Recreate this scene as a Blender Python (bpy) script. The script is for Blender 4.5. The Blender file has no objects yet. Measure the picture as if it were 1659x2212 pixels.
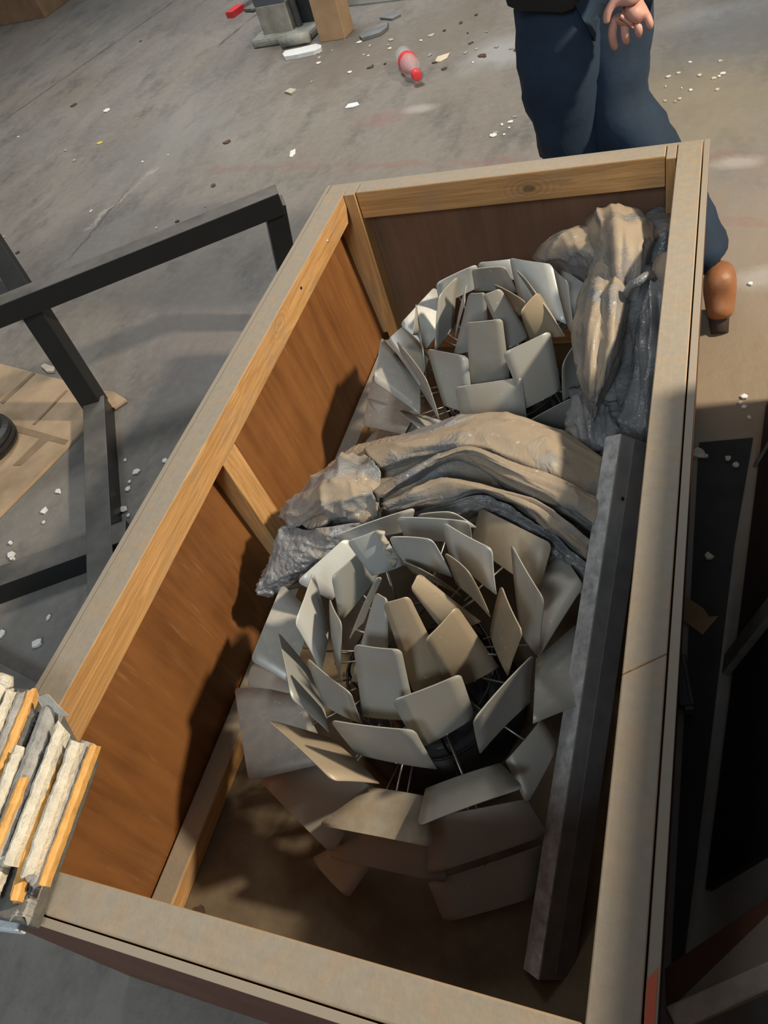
import bpy, bmesh, math, random
import numpy as np
from mathutils import Vector, Matrix
random.seed(7); np.random.seed(7)
SC = bpy.context.scene
COL = SC.collection

# ------------------------------------------------------------------ camera, world, lights, exposure
F, CX, CY, CAMZ = 1669.2, 829.5, 1106.0, 1.6
_Y = np.array([792.32, -2270.25, F]); _Y /= np.linalg.norm(_Y)
_X = -np.array([-4118.15, -209.96, F]); _X /= np.linalg.norm(_X)
_Z = np.cross(_X, _Y); _Z /= np.linalg.norm(_Z); _X = np.cross(_Y, _Z)
ROT = np.stack([_X, _Y, _Z])                     # world = ROT @ (right, down, forward)
cam_data = bpy.data.cameras.new('camera'); cam = bpy.data.objects.new('camera', cam_data); COL.objects.link(cam)
cam_data.sensor_fit = 'HORIZONTAL'; cam_data.sensor_width = 36.0; cam_data.lens = F / 1659.0 * 36.0
cam_data.clip_start = 0.02; cam_data.clip_end = 100
r_, u_, b_ = ROT @ [1, 0, 0], ROT @ [0, -1, 0], ROT @ [0, 0, -1]
cam.matrix_world = Matrix(((r_[0], u_[0], b_[0], 0), (r_[1], u_[1], b_[1], 0), (r_[2], u_[2], b_[2], CAMZ), (0, 0, 0, 1)))
SC.camera = cam

world = bpy.data.worlds.new('hall_light'); SC.world = world; world.use_nodes = True
wn = world.node_tree.nodes; wn['Background'].inputs[0].default_value = (0.86, 0.94, 1.0, 1); wn['Background'].inputs[1].default_value = 0.15

def area(name, loc, target, size, power, col):
    d = bpy.data.lights.new(name, 'AREA'); d.shape = 'DISK'; d.size = size; d.energy = power; d.color = col
    o = bpy.data.objects.new(name, d); COL.objects.link(o); o.location = loc
    o.rotation_euler = (Vector(target) - Vector(loc)).to_track_quat('-Z', 'Y').to_euler()
    return o
area('hall_lamp', (2.5, 2.0, 3.0), (-0.6, 0.8, 0.3), 0.26, 225, (1.0, 0.86, 0.66))
area('door_daylight', (0.2, -3.6, 4.3), (-0.5, 1.2, 0.4), 1.6, 140, (0.80, 0.92, 1.0))
fl_ = area('far_floor_fill', (-2.6, 5.6, 6.5), (-2.6, 5.0, 0.0), 2.0, 100, (1.0, 0.98, 0.95)); fl_.data.spread = math.radians(85)  # added fill that brightens the far floor; narrow spread keeps it off the crate

SC.view_settings.view_transform = 'Standard'; SC.view_settings.look = 'None'
SC.view_settings.gamma = 1.0; SC.view_settings.use_curve_mapping = False
SC.view_settings.exposure = 0.0

# ------------------------------------------------------------------ helpers
def U(px, py, z):
    """photo pixel + true height above the floor -> world point"""
    r = ROT @ np.array([px - CX, py - CY, F]); t = -(CAMZ - z) / r[2]
    return np.array([r[0] * t, r[1] * t, z])
def V(*a): return np.array(a, float)

WO = {}
def link(name, ob, parent, origin):
    COL.objects.link(ob); WO[ob] = np.array(origin, float)
    if parent is not None:
        ob.parent = parent; ob.location = WO[ob] - WO[parent]
    else: ob.location = WO[ob]
    return ob
def thing(name, label, cat, loc, group=None):
    o = bpy.data.objects.new(name, None); o.empty_display_size = 0.05
    link(name, o, None, loc); o['label'] = label; o['category'] = cat
    if group: o['group'] = group
    return o
def tag(o, label, cat, group=None, kind=None):
    o['label'] = label; o['category'] = cat
    if group: o['group'] = group
    if kind: o['kind'] = kind
    return o
def mk(name, verts, faces, mat, parent=None, smooth=False, solid=0, bevel=0, sub=0, seg=2):
    v = np.array(verts, float)
    o0 = (v.min(0) + v.max(0)) / 2; o0[2] = v[:, 2].min()
    me = bpy.data.meshes.new(name); me.from_pydata([tuple(p) for p in (v - o0)], [], faces); me.update()
    bm = bmesh.new(); bm.from_mesh(me); bmesh.ops.remove_doubles(bm, verts=bm.verts, dist=1e-6)
    bmesh.ops.recalc_face_normals(bm, faces=bm.faces); bm.to_mesh(me); bm.free()
    if smooth:
        for p in me.polygons: p.use_smooth = True
    me.materials.append(mat)
    ob = bpy.data.objects.new(name, me); link(name, ob, parent, o0)
    if solid:
        m = ob.modifiers.new('thickness', 'SOLIDIFY'); m.thickness = solid; m.offset = 0
    if sub:
        m = ob.modifiers.new('smooth', 'SUBSURF'); m.levels = sub; m.render_levels = sub
    if bevel:
        m = ob.modifiers.new('edges', 'BEVEL'); m.width = bevel; m.segments = seg; m.limit_method = 'ANGLE'
    return ob
HEX = [(0,1,2,3),(7,6,5,4),(0,4,5,1),(1,5,6,2),(2,6,7,3),(3,7,4,0)]
def box(name, x0, x1, y0, y1, z0, z1, mat, parent=None, bevel=0.002):
    v = [(x0,y0,z0),(x1,y0,z0),(x1,y1,z0),(x0,y1,z0),(x0,y0,z1),(x1,y0,z1),(x1,y1,z1),(x0,y1,z1)]
    return mk(name, v, HEX, mat, parent, bevel=bevel)
def hexa(name, v, mat, parent=None, bevel=0.002): return mk(name, v, HEX, mat, parent, bevel=bevel)
def bar_v(p0, p1, w, h, up=(0,0,1)):
    p0, p1 = V(*p0), V(*p1); a = p1 - p0; a /= np.linalg.norm(a)
    s = np.cross(a, V(*up)); s /= np.linalg.norm(s); n = np.cross(s, a)
    s = s * w / 2; n = n * h / 2
    return [p0-s-n, p0+s-n, p0+s+n, p0-s+n, p1-s-n, p1+s-n, p1+s+n, p1-s+n]
def bar(name, p0, p1, w, h, mat, parent=None, up=(0,0,1), bevel=0.003): return mk(name, bar_v(p0,p1,w,h,up), HEX, mat, parent, bevel=bevel)
def slab(name, pts, t, mat, parent=None, bevel=0.0, down=None):
    """polygon with thickness t (downwards)"""
    n = len(pts); d = V(0,0,-t) if down is None else V(*down)
    v = [V(*p) for p in pts] + [V(*p) + d for p in pts]
    f = [tuple(range(n)), tuple(range(2*n-1, n-1, -1))] + [(i, (i+1)%n, n+(i+1)%n, n+i) for i in range(n)]
    return mk(name, v, f, mat, parent, bevel=bevel)
def tube(name, pts, rad, mat, parent=None, n=10, closed_ends=True):
    pts = [V(*p) for p in pts]; rads = rad if isinstance(rad, (list, tuple)) else [rad]*len(pts)
    vs, fs = [], []; ref = None
    for i, p in enumerate(pts):
        a = pts[min(i+1, len(pts)-1)] - pts[max(i-1, 0)]; a /= np.linalg.norm(a)
        if ref is None: ref = V(0,0,1) if abs(a[2]) < .9 else V(1,0,0)
        s = np.cross(a, ref); s /= np.linalg.norm(s); t = np.cross(s, a); ref = t
        for k in range(n):
            q = 2*math.pi*k/n; vs.append(p + rads[i]*(math.cos(q)*s + math.sin(q)*t))
    for i in range(len(pts)-1):
        for k in range(n): fs.append((i*n+k, i*n+(k+1)%n, (i+1)*n+(k+1)%n, (i+1)*n+k))
    if closed_ends: fs += [tuple(range(n-1,-1,-1)), tuple((len(pts)-1)*n+k for k in range(n))]
    return mk(name, vs, fs, mat, parent, smooth=True)
def crspline(P, m):
    """Catmull-Rom through rows of points P (n,3) -> m samples"""
    P = np.array(P, float); n = len(P); Q = np.vstack([2*P[0]-P[1], P, 2*P[-1]-P[-2]]); out = []
    for s in np.linspace(0, n-1-1e-9, m):
        i = int(s); t = s - i; a, b, c, d = Q[i], Q[i+1], Q[i+2], Q[i+3]
        out.append(.5*((2*b)+(-a+c)*t+(2*a-5*b+4*c-d)*t*t+(-a+3*b-3*c+d)*t**3))
    return np.array(out)

# value noise for sculpted folds
_G = np.random.rand(64, 64, 64)
def vnoise(p):
    p = np.asarray(p, float); i = np.floor(p).astype(int); f = p - i; f = f*f*(3-2*f); r = 0
    for dx in (0,1):
        for dy in (0,1):
            for dz in (0,1):
                w = (f[...,0] if dx else 1-f[...,0])*(f[...,1] if dy else 1-f[...,1])*(f[...,2] if dz else 1-f[...,2])
                r = r + w*_G[(i[...,0]+dx)%64, (i[...,1]+dy)%64, (i[...,2]+dz)%64]
    return r*2-1
def patch(name, rows, mat, parent, nu=40, nv=40, fold=0.012, fs=(9,9,9), crinkle=0.003, cs=45, thick=0.0015, seed=0, ridge=True, pf=0.0, pfs=(2.5,9)):
    R = [crspline([U(*p) for p in row], nu) for row in rows]
    G = np.stack([crspline([r[j] for r in R], nv) for j in range(nu)], 1)     # nv,nu,3
    du = np.gradient(G, axis=1); dv = np.gradient(G, axis=0); N = np.cross(du, dv); N /= np.linalg.norm(N, axis=2, keepdims=True)+1e-9
    N *= np.sign(N[...,2:3]+1e-6)
    so = seed*7.31
    a = vnoise(G*np.array(fs)+so)
    if ridge: a = 1-2*np.sqrt(np.abs(a)+.002)
    b = vnoise(G*cs+so+3); b2 = vnoise(G*cs*.45+so+9); b2 = 1-2*np.abs(b2)
    D = G + N*(fold*a + crinkle*b + crinkle*1.6*b2)[...,None]
    if pf:
        uu, vv = np.meshgrid(np.linspace(0,1,nu), np.linspace(0,1,nv))
        warp = vnoise(np.stack([uu*3, vv*3, uu*0+so], -1))*.12
        q = np.stack([uu*pfs[0], (vv+warp)*pfs[1], uu*0+so*1.7], -1)
        c = vnoise(q); c = np.sqrt(np.abs(c)+.0008); D = D + N*(pf*(1-2.0*c)*np.minimum(1, 6*vv*(1-vv)+.2))[...,None]
        c2 = vnoise(q*np.array([1.9,2.1,1])+5); D = D + N*(pf*.45*(1-2.0*np.sqrt(np.abs(c2)+.0008)))[...,None]
    vs = D.reshape(-1,3); fa = [(i*nu+j, i*nu+j+1, (i+1)*nu+j+1, (i+1)*nu+j) for i in range(nv-1) for j in range(nu-1)]
    return mk(name, vs, fa, mat, parent, smooth=True, solid=thick)

# ------------------------------------------------------------------ materials
class NT:
    def __init__(s, name):
        s.m = bpy.data.materials.new(name); s.m.use_nodes = True; s.t = s.m.node_tree; s.b = s.t.nodes['Principled BSDF']
    def n(s, ty, ins=None, **pr):
        o = s.t.nodes.new(ty)
        for k, v in pr.items(): setattr(o, k, v)
        for k, v in (ins or {}).items():
            if hasattr(v, 'links') or isinstance(v, bpy.types.NodeSocket): s.t.links.new(v, o.inputs[k])
            else: o.inputs[k].default_value = v
        return o
    def co(s, scale=(1,1,1), world=False, rot=(0,0,0)):
        if world: v = s.n('ShaderNodeNewGeometry').outputs['Position']
        else: v = s.n('ShaderNodeTexCoord').outputs['Object']
        return s.n('ShaderNodeMapping', {0: v, 2: rot, 3: scale}).outputs[0]
    def noise(s, v, scale, detail=4, rough=.55, dist=0):
        return s.n('ShaderNodeTexNoise', {'Vector': v, 'Scale': scale, 'Detail': detail, 'Roughness': rough, 'Distortion': dist}).outputs[0]
    def ramp(s, f, stops):
        o = s.n('ShaderNodeValToRGB', {0: f}); e = o.color_ramp.elements
        while len(e) < len(stops): e.new(0.5)
        for i, (p, c) in enumerate(stops):
            e[i].position = p; e[i].color = (c, c, c, 1) if not isinstance(c, (tuple, list)) else (*c, 1)
        return o.outputs[0]
    def mix(s, f, a, b, mode='MIX'):
        o = s.n('ShaderNodeMix', data_type='RGBA', blend_type=mode)
        for i, v in ((0, f), (6, a), (7, b)):
            if isinstance(v, bpy.types.NodeSocket): s.t.links.new(v, o.inputs[i])
            else: o.inputs[i].default_value = (*v, 1) if isinstance(v, (tuple, list)) and len(v) == 3 else v
        return o.outputs[2]
    def math(s, op, a, b=0.5, c=0.0, clamp=False):
        o = s.n('ShaderNodeMath', {0: a, 1: b, 2: c}, operation=op); o.use_clamp = clamp; return o.outputs[0]
    def bump(s, h, strength=.3, dist=.01):
        s.t.links.new(s.n('ShaderNodeBump', {'Height': h, 'Strength': strength, 'Distance': dist}).outputs[0], s.b.inputs['Normal'])
    def upness(s, lo=.5, hi=.9):
        z = s.n('ShaderNodeSeparateXYZ', {0: s.n('ShaderNodeNewGeometry').outputs['True Normal']}).outputs[2]
        return s.n('ShaderNodeMapRange', {0: z, 1: lo, 2: hi}).outputs[0]
    def rnd(s): return s.n('ShaderNodeObjectInfo').outputs['Random']
    def out(s, color, rough=.6, metal=0.0, **kw):
        for k, v in (('Base Color', color), ('Roughness', rough), ('Metallic', metal), *kw.items()):
            if isinstance(v, bpy.types.NodeSocket): s.t.links.new(v, s.b.inputs[k])
            else: s.b.inputs[k].default_value = (*v, 1) if isinstance(v, (tuple, list)) and len(v) == 3 else v
        return s.m
def dot(g, p, d):   # dot product of position socket with constant
    return g.n('ShaderNodeVectorMath', {0: p, 1: tuple(d)}, operation='DOT_PRODUCT').outputs['Value']

def plain(name, c, rough=.6, metal=0.0, var=.25, scale=12, bump=0.0, **kw):
    g = NT(name); v = g.co(); n = g.noise(v, scale, 5)
    f = g.ramp(n, [(.3, 0.0), (.72, 1.0)])
    col = g.mix(f, tuple(x*(1-var) for x in c), tuple(min(1, x*(1+var)) for x in c))
    if bump: g.bump(g.noise(v, scale*3, 4), bump, .01)
    return g.out(col, rough, metal, **kw)
def dusty(name, c, dust, rough=.5, metal=0.0, lo=.4, hi=.95, amount=.9, scale=14):
    g = NT(name); v = g.co(world=True); n = g.noise(v, scale, 6)
    up = g.math('MULTIPLY', g.upness(lo, hi), g.ramp(n, [(.3, .45), (.6, 1.0)]))
    up = g.math('MULTIPLY', up, amount)
    base = g.mix(g.noise(v, scale*1.7, 4), tuple(x*.8 for x in c), tuple(x*1.2 for x in c))
    col = g.mix(up, base, g.mix(g.noise(v, scale*3, 5), tuple(x*.8 for x in dust), tuple(min(1,x*1.2) for x in dust)))
    r = g.math('ADD', rough, g.math('MULTIPLY', up, .4))
    g.bump(g.noise(v, 90, 4), .12, .003)
    return g.out(col, r, metal)

DUST = (.33, .285, .225)
def pine(name, axis, c1=(.40,.20,.065), c2=(.72,.42,.17), knot=None):
    g = NT(name); sc = [16, 16, 16]; sc[axis] = .9
    v = g.co(tuple(sc), world=True)
    n1 = g.noise(v, 1.0, 5, .6, .6); v2 = g.co(tuple(x*6 for x in sc), world=True); n2 = g.noise(v2, 1.0, 3)
    rings = g.math('FRACT', g.math('MULTIPLY', n1, 9.0))
    col = g.mix(g.ramp(rings, [(0, .25), (.75, .75), (1, .2)]), c1, c2)
    col = g.mix(g.math('MULTIPLY', g.ramp(n2, [(.35, 0.0), (.7, 1.0)]), .35), col, tuple(x*.55 for x in c1))
    if knot is not None:
        for kp, kr in knot:
            p = g.n('ShaderNodeNewGeometry').outputs['Position']
            d = g.n('ShaderNodeVectorMath', {0: p, 1: tuple(kp)}, operation='SUBTRACT').outputs[0]
            s = [1,1,1]; s[axis] = .55
            d = g.n('ShaderNodeVectorMath', {0: d, 1: tuple(s)}, operation='MULTIPLY').outputs[0]
            L = g.n('ShaderNodeVectorMath', {0: d}, operation='LENGTH').outputs['Value']
            wob = g.math('MULTIPLY', g.math('SUBTRACT', g.noise(g.co(world=True), 60, 3), .5), .006)
            L = g.math('ADD', L, wob)
            halo = g.n('ShaderNodeMapRange', {0: L, 1: kr*3.2, 2: kr*.9}).outputs[0]
            ring = g.math('SINE', g.math('MULTIPLY', L, 6.283/(kr*.55)))
            col = g.mix(g.math('MULTIPLY', halo, g.math('MULTIPLY_ADD', ring, .35, .35)), col, (.30,.15,.05))
            core = g.n('ShaderNodeMapRange', {0: L, 1: kr*1.05, 2: kr*.75}).outputs[0]
            col = g.mix(g.math('MULTIPLY', core, .8), col, (.16,.075,.03))
    dn = g.noise(g.co(world=True), 22, 6)
    up = g.math('MULTIPLY', g.upness(.45, .9), g.ramp(dn, [(.25, .75), (.55, 1.0)]))
    dcol = g.mix(g.noise(g.co(world=True), 60, 5), tuple(x*.82 for x in DUST), tuple(x*1.12 for x in DUST))
    lightd = g.math('MULTIPLY', g.ramp(g.noise(g.co(world=True), 9, 4), [(.5, 0.0), (.75, .45)]), 1.0)
    col = g.mix(lightd, col, tuple(x*.8 for x in DUST))
    col = g.mix(up, col, dcol)
    g.bump(g.math('ADD', n2, g.noise(g.co(world=True), 140, 3)), .18, .003)
    return g.out(col, .62)
def ply(name, axis, c1=(.105,.040,.012), c2=(.235,.098,.032), streak=(.42,.24,.12), amt=.35):
    g = NT(name); sc = [30, 30, 30]; sc[axis] = 1.6
    v = g.co(tuple(sc), world=True); n1 = g.noise(v, 1.0, 5, .6, .3)
    big = g.noise(g.co(world=True), 3.5, 4)
    col = g.mix(g.ramp(n1, [(.3, 0.0), (.7, 1.0)]), c1, c2)
    col = g.mix(g.ramp(big, [(.35, 0.0), (.7, .6)]), col, tuple(x*1.25 for x in c2))
    v2 = g.co(tuple(x*2.6 for x in sc), world=True)
    st = g.ramp(g.noise(v2, 1.0, 3), [(.60, 0.0), (.74, 1.0)])
    st = g.math('MULTIPLY', st, g.ramp(g.noise(g.co(world=True), 5, 3), [(.42, 0.0), (.65, amt)]))
    col = g.mix(st, col, streak)
    up = g.math('MULTIPLY', g.upness(.5, .9), .95)
    col = g.mix(up, col, DUST)
    g.bump(n1, .15, .003)
    return g.out(col, .55)

def floor_mat():
    g = NT('worn_concrete'); v = g.co(world=True)
    vs = g.n('ShaderNodeMapping', {0: v, 2: (0,0,math.radians(35)), 3: (1.0, .45, 1)}).outputs[0]
    big = g.noise(vs, .9, 6, .6, .4); mid = g.noise(vs, 3.2, 7, .62, .5); fine = g.noise(v, 24, 6, .6); spk = g.noise(v, 120, 2)
    col = g.mix(g.ramp(big, [(.34, 0.0), (.64, 1.0)]), (.155, .152, .147), (.195, .165, .132))
    col = g.mix(g.ramp(mid, [(.35, .0), (.70, .8)]), col, (.25, .228, .20))
    col = g.mix(g.ramp(g.noise(vs, 5.5, 6, .65), [(.52, 0.0), (.68, .65)]), col, (.095, .088, .082))
    col = g.mix(g.ramp(fine, [(.42, 0.0), (.68, .40)]), col, (.265, .245, .215))
    col = g.mix(g.ramp(spk, [(.62, 0.0), (.74, .30)]), col, (.10, .09, .08))
    # warm brown zone along the far and right side of the crate
    P = v
    def blob(c, r, colr, amt, col, sx=1.0):
        d = g.n('ShaderNodeVectorMath', {0: P, 1: (c[0], c[1], 0)}, operation='SUBTRACT').outputs[0]
        d = g.n('ShaderNodeVectorMath', {0: d, 1: (1/r, sx/r, 0)}, operation='MULTIPLY').outputs[0]
        L = g.n('ShaderNodeVectorMath', {0: d}, operation='LENGTH').outputs['Value']
        L = g.math('ADD', L, g.math('MULTIPLY', g.math('SUBTRACT', g.noise(v, 6, 6, .7), .5), 1.6))
        m = g.n('ShaderNodeMapRange', {0: L, 1: 1.0, 2: .35, 3: 0.0, 4: amt}).outputs[0]
        return g.mix(m, col, colr)
    for (px, py, r, c, a, sx) in [(1590, 760, .45, (.36,.27,.17), .75, .5), (1480, 230, .5, (.37,.31,.21), .65, .7), (1600, 520, .35, (.35,.28,.22), .6, .6),
                              (830, 255, .22, (.34,.22,.20), .7, 1.8), (905, 235, .12, (.55,.52,.48), .7, 2), (1090, 110, .3, (.5,.5,.5), .7, 1.2),
                              (740, 130, .55, (.20,.165,.13), .7, .8), (960, 60, .5, (.24,.20,.16), .7, .8), (1590, 350, .1, (.52,.47,.42), .8, 1.5),
                              (1640, 600, .12, (.50,.47,.43), .7, 1.5), (1560, 30, .35, (.45,.46,.46), .6, 2.0), (380, 300, .5, (.30,.29,.27), .5, .8),
                              (1620, 60, .5, (.18,.19,.20), .7, 1.0), (420, 730, .35, (.27,.23,.21), .6, 1.0)]:
        q = U(px, py, 0); col = blob(q, r, tuple(x*.72 for x in c), a, col, sx)
    def lin(a, b, w, colr, amt, col, rag=.02, sc=9):
        a, b = U(*a, 0), U(*b, 0); d = (b-a); L = np.linalg.norm(d); d /= L; n = V(-d[1], d[0], 0)
        off = g.math('SUBTRACT', dot(g, P, n), float(n@a))
        off = g.math('ADD', off, g.math('MULTIPLY', g.math('SUBTRACT', g.noise(v, sc, 5, .7), .5), rag*4))
        m = g.n('ShaderNodeMapRange', {0: g.math('ABSOLUTE', off), 1: w, 2: w*.3}).outputs[0]
        s = g.math('DIVIDE', g.math('SUBTRACT', dot(g, P, d), float(d@a)), float(L))
        e = g.n('ShaderNodeMapRange', {0: g.math('ABSOLUTE', g.math('SUBTRACT', s, .5)), 1: .52, 2: .46}).outputs[0]
        brk = g.ramp(g.noise(v, 4, 4), [(.35, .15), (.55, 1.0)])
        return g.mix(g.math('MULTIPLY', g.math('MULTIPLY', g.math('MULTIPLY', m, e), brk), amt), col, colr)
    col = lin((440, 366), (1659, 335), .04, (.24,.13,.11), .55, col, .06)
    col = lin((1480, 470), (1900, 500), .03, (.24,.13,.11), .45, col, .04)
    col = lin((0, 266), (380, 0), .018, (.09,.075,.06), .9, col, .012)
    col = lin((470, 100), (580, 10), .022, (.09,.075,.06), .9, col, .015)
    col = lin((180, 500), (340, 360), .022, (.40,.36,.31), .8, col, .05)
    col = lin((150, 560), (300, 380), .012, (.10,.085,.07), .8, col, .02)
    col = lin((390, 280), (640, 130), .02, (.15,.13,.12), .55, col, .04)
    g.bump(g.math('ADD', g.math('MULTIPLY', mid, .8), g.math('MULTIPLY', fine, .35)), .35, .02)
    return g.out(col, g.ramp(mid, [(.3, .48), (.7, .8)]))

def leaf_mat(name, b1, b2, fa=1.0, spk=0.0):
    g = NT(name); v = g.co(world=True); rn = g.rnd()
    base = g.mix(g.ramp(rn, [(0, 0.0), (1, 1.0)]), b1, b2)
    sep = g.n('ShaderNodeVectorMath', {0: v, 1: g.n('ShaderNodeCombineXYZ', {0: rn, 1: rn, 2: rn}).outputs[0]}, operation='ADD').outputs[0]
    n = g.noise(sep, 10, 6, .6); n2 = g.noise(sep, 45, 5)
    film = g.math('MULTIPLY', g.ramp(n, [(.38, 0.0), (.62, .85*min(fa,1.0))]), g.ramp(rn, [(.15, .25), (.8, 1.0)]))
    col = g.mix(film, base, (.37,.30,.205))
    up = g.math('MULTIPLY', g.upness(.55, .95), g.ramp(n2, [(.4, .15), (.62, .8)]))
    col = g.mix(up, col, (.40,.37,.31))
    spots = g.ramp(g.noise(sep, 85, 3, .5), [(.68, 0.0), (.74, .8)])
    spots = g.math('MULTIPLY', spots, g.ramp(g.noise(sep, 4.5, 2), [(.5, spk), (.6, 1.0)]))
    col = g.mix(spots, col, (.60,.59,.54))
    g.bump(n2, .06, .003)
    return g.out(col, g.math('MULTIPLY_ADD', film, .3, .36), .15)
def wrap_mat(name, grey=.5, bubbles=True, full=False):
    g = NT(name); v = g.co(world=True)
    n = g.noise(v, 4.5, 5, .55, .5); n2 = g.noise(v, 30, 6, .6)
    up = g.upness(.25, .9)
    f = g.math('MULTIPLY', g.ramp(n, [(grey-.05, 0.0), (grey+.03, 1.0)]), g.ramp(up, [(.15, .15), (.6, 1.0)]))
    clear = g.mix(g.ramp(g.noise(v, 12, 5), [(.35, 0.0), (.7, 1.0)]), (.16,.165,.17), (.30,.305,.31))
    dust = g.mix(n2, (.27,.21,.15), (.34,.275,.20))
    col = g.mix(f, clear, dust)
    wh = g.ramp(g.noise(v, 50, 3), [(.66, 0.0), (.74, .7)])
    col = g.mix(wh, col, (.55,.53,.48))
    cr = g.noise(v, 22, 4, .6, 1.2); crz = g.math('SUBTRACT', 1.0, g.math('ABSOLUTE', g.math('MULTIPLY_ADD', cr, 2.0, -1.0)))
    h = g.math('MULTIPLY', crz, g.math('MULTIPLY_ADD', f, -.75, 1.0))
    if bubbles:
        vo = g.n('ShaderNodeTexVoronoi', {'Vector': v, 'Scale': 80.0}).outputs['Distance']
        xm = g.n('ShaderNodeMapRange', {0: g.n('ShaderNodeSeparateXYZ', {0: v}).outputs[0], 1: -.60, 2: -.72, 3: .0, 4: 1.0}).outputs[0]; vo = vo if full else g.math('SUBTRACT', .6, g.math('MULTIPLY', g.math('SUBTRACT', .6, vo), xm))
        h = g.math('ADD', h, g.math('MULTIPLY', g.math('SUBTRACT', .6, vo), .8))
    h = g.math('ADD', h, g.math('MULTIPLY', g.noise(v, 120, 3), .12))
    g.bump(h, .55, .008)
    return g.out(col, g.math('MULTIPLY_ADD', f, .42, .24), 0.0, **{'Specular IOR Level': .55})

M = {}
M['floor'] = floor_mat()
M['pine_x'] = pine('pine_crosswise', 0, knot=[(U(1142, 412, .555), .016)])
M['pine_y'] = pine('pine_lengthwise', 1, knot=[(U(590, 700, .575), .014), (U(566, 905, .57), .011)])
M['pine_z'] = pine('pine_upright', 2, knot=[(U(815, 628, .30), .010)])
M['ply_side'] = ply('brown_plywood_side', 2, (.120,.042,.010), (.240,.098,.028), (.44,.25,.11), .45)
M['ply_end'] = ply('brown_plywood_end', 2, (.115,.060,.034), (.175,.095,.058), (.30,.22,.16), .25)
M['ply_floor'] = dusty('dusty_crate_bottom', (.07,.045,.028), (.18,.14,.088), .7)
M['ply_edge'] = dusty('plywood_edge', (.16,.085,.05), (.34,.29,.235), .7)
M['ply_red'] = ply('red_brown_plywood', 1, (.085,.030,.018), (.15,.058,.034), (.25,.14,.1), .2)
M['leaf'] = leaf_mat('enamelled_leaf_metal', (.31,.315,.295), (.40,.405,.38), .6)
M['leaf_brown'] = leaf_mat('brown_dusted_leaf_metal', (.33,.265,.185), (.37,.30,.215), 1.0)
M['leaf_lit'] = leaf_mat('lit_leaf_metal', (.46,.48,.47), (.56,.57,.55), .25)  # lighter copy of the leaf metal, with the light on it put into colour
M['leaf_speck'] = leaf_mat('speckled_leaf_metal', (.30,.305,.29), (.37,.37,.35), .4, 1.0)
M['rod'] = plain('dull_steel_rod', (.30,.28,.25), .35, .8, .2)
M['dark_metal'] = plain('dark_lamp_metal', (.035,.035,.037), .4, .5, .3)
M['bulb'] = plain('smoky_glass', (.05,.05,.055), .08, 0.0, .3)
M['wrap'] = wrap_mat('dusty_bubble_wrap', .435, True)
M['wrap_tan'] = wrap_mat('tan_dusted_film', .37, False)
M['wrap_mid'] = wrap_mat('half_dusted_film', .47, False)
M['wrap_bub'] = wrap_mat('clear_bubble_film', .60, True, True)
M['wrap2'] = wrap_mat('dusty_plastic_film', .41, False)
M['wrap3'] = wrap_mat('grey_plastic_film', .66, False)
M['wrap_dark'] = wrap_mat('dark_plastic_film', .80, False)
M['profile'] = dusty('dusty_grey_steel', (.085,.085,.083), (.33,.33,.325), .42, .3, .45, .9, 1.0, 30)
M['prof_dark'] = plain('dark_grey_steel', (.21,.21,.205), .5, .1, .2, 25)
M['prof_lip'] = plain('darker_grey_steel', (.14,.14,.14), .5, .1, .2, 25)
M['prof_dust_lit'] = plain('dusty_lit_steel_face', (.42,.42,.415), .75, 0, .35, 45, .3)  # dust plus the sky light this face catches, both in the colour
M['frame'] = dusty('black_steel_tube', (.018,.018,.018), (.19,.18,.165), .38, .2, .5, .95, .85, 6)
M['dark_tube'] = plain('black_paint', (.010,.010,.010), .7, 0, .3)
M['hole'] = plain('black_hole', (.006,.006,.006), .9)
M['card'] = plain('cardboard', (.47,.31,.18), .8, 0, .18, 6, .1)
M['card_dark'] = plain('cardboard_shaded_brown', (.30,.185,.10), .8, 0, .2, 6, .1)
M['card_floor'] = plain('dirty_cardboard', (.42,.30,.19), .85, 0, .25, 7, .1)
M['tape'] = plain('brown_tape', (.27,.19,.115), .4, 0, .15)
M['rubber'] = plain('black_rubber', (.016,.016,.016), .5, 0, .3)
M['white'] = plain('white_chip', (.75,.74,.70), .7, 0, .12, 40)
M['foam'] = plain('white_foam', (.80,.82,.82), .8, 0, .08, 60, .3)
M['cream'] = plain('cream_chip', (.66,.56,.40), .7, 0, .15, 40)
M['beige'] = plain('beige_chip', (.45,.40,.32), .8, 0, .2, 40)
M['brown'] = plain('brown_chip', (.09,.05,.03), .8, 0, .2, 40)
M['yellow'] = plain('yellow_chip', (.75,.62,.10), .6, 0, .1, 40)
M['stone'] = plain('grey_stone', (.34,.34,.32), .9, 0, .3, 60, .5)
M['red'] = plain('red_plastic', (.75,.05,.06), .4, 0, .1)
M['steel_grey'] = plain('grey_painted_steel', (.20,.20,.20), .5, .2, .25)
M['blue_paint'] = plain('grey_blue_paint', (.105,.125,.165), .55, 0, .2, 6, .1)
M['plaster_grey'] = plain('grey_cement', (.34,.33,.29), .9, 0, .3, 9, .4)
M['cement'] = plain('rough_cement_collar', (.36,.36,.32), .9, 0, .3, 14, .6)
M['dark_rec'] = plain('dark_steel_recess', (.05,.055,.06), .6, .2, .3)
M['slate'] = plain('grey_slate', (.17,.18,.18), .8, 0, .25, 12, .3)
M['plinth'] = plain('white_plinth', (.55,.56,.55), .8, 0, .12, 5, .1)
M['gilt'] = plain('orange_gilt', (.68,.36,.10), .6, 0, .22, 30, .3)
M['gesso'] = plain('chipped_white_gesso', (.70,.64,.52), .85, 0, .18, 50, .6)
M['gesso_grey'] = plain('dusty_grey_gesso', (.36,.34,.31), .85, 0, .25, 40, .5)
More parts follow.
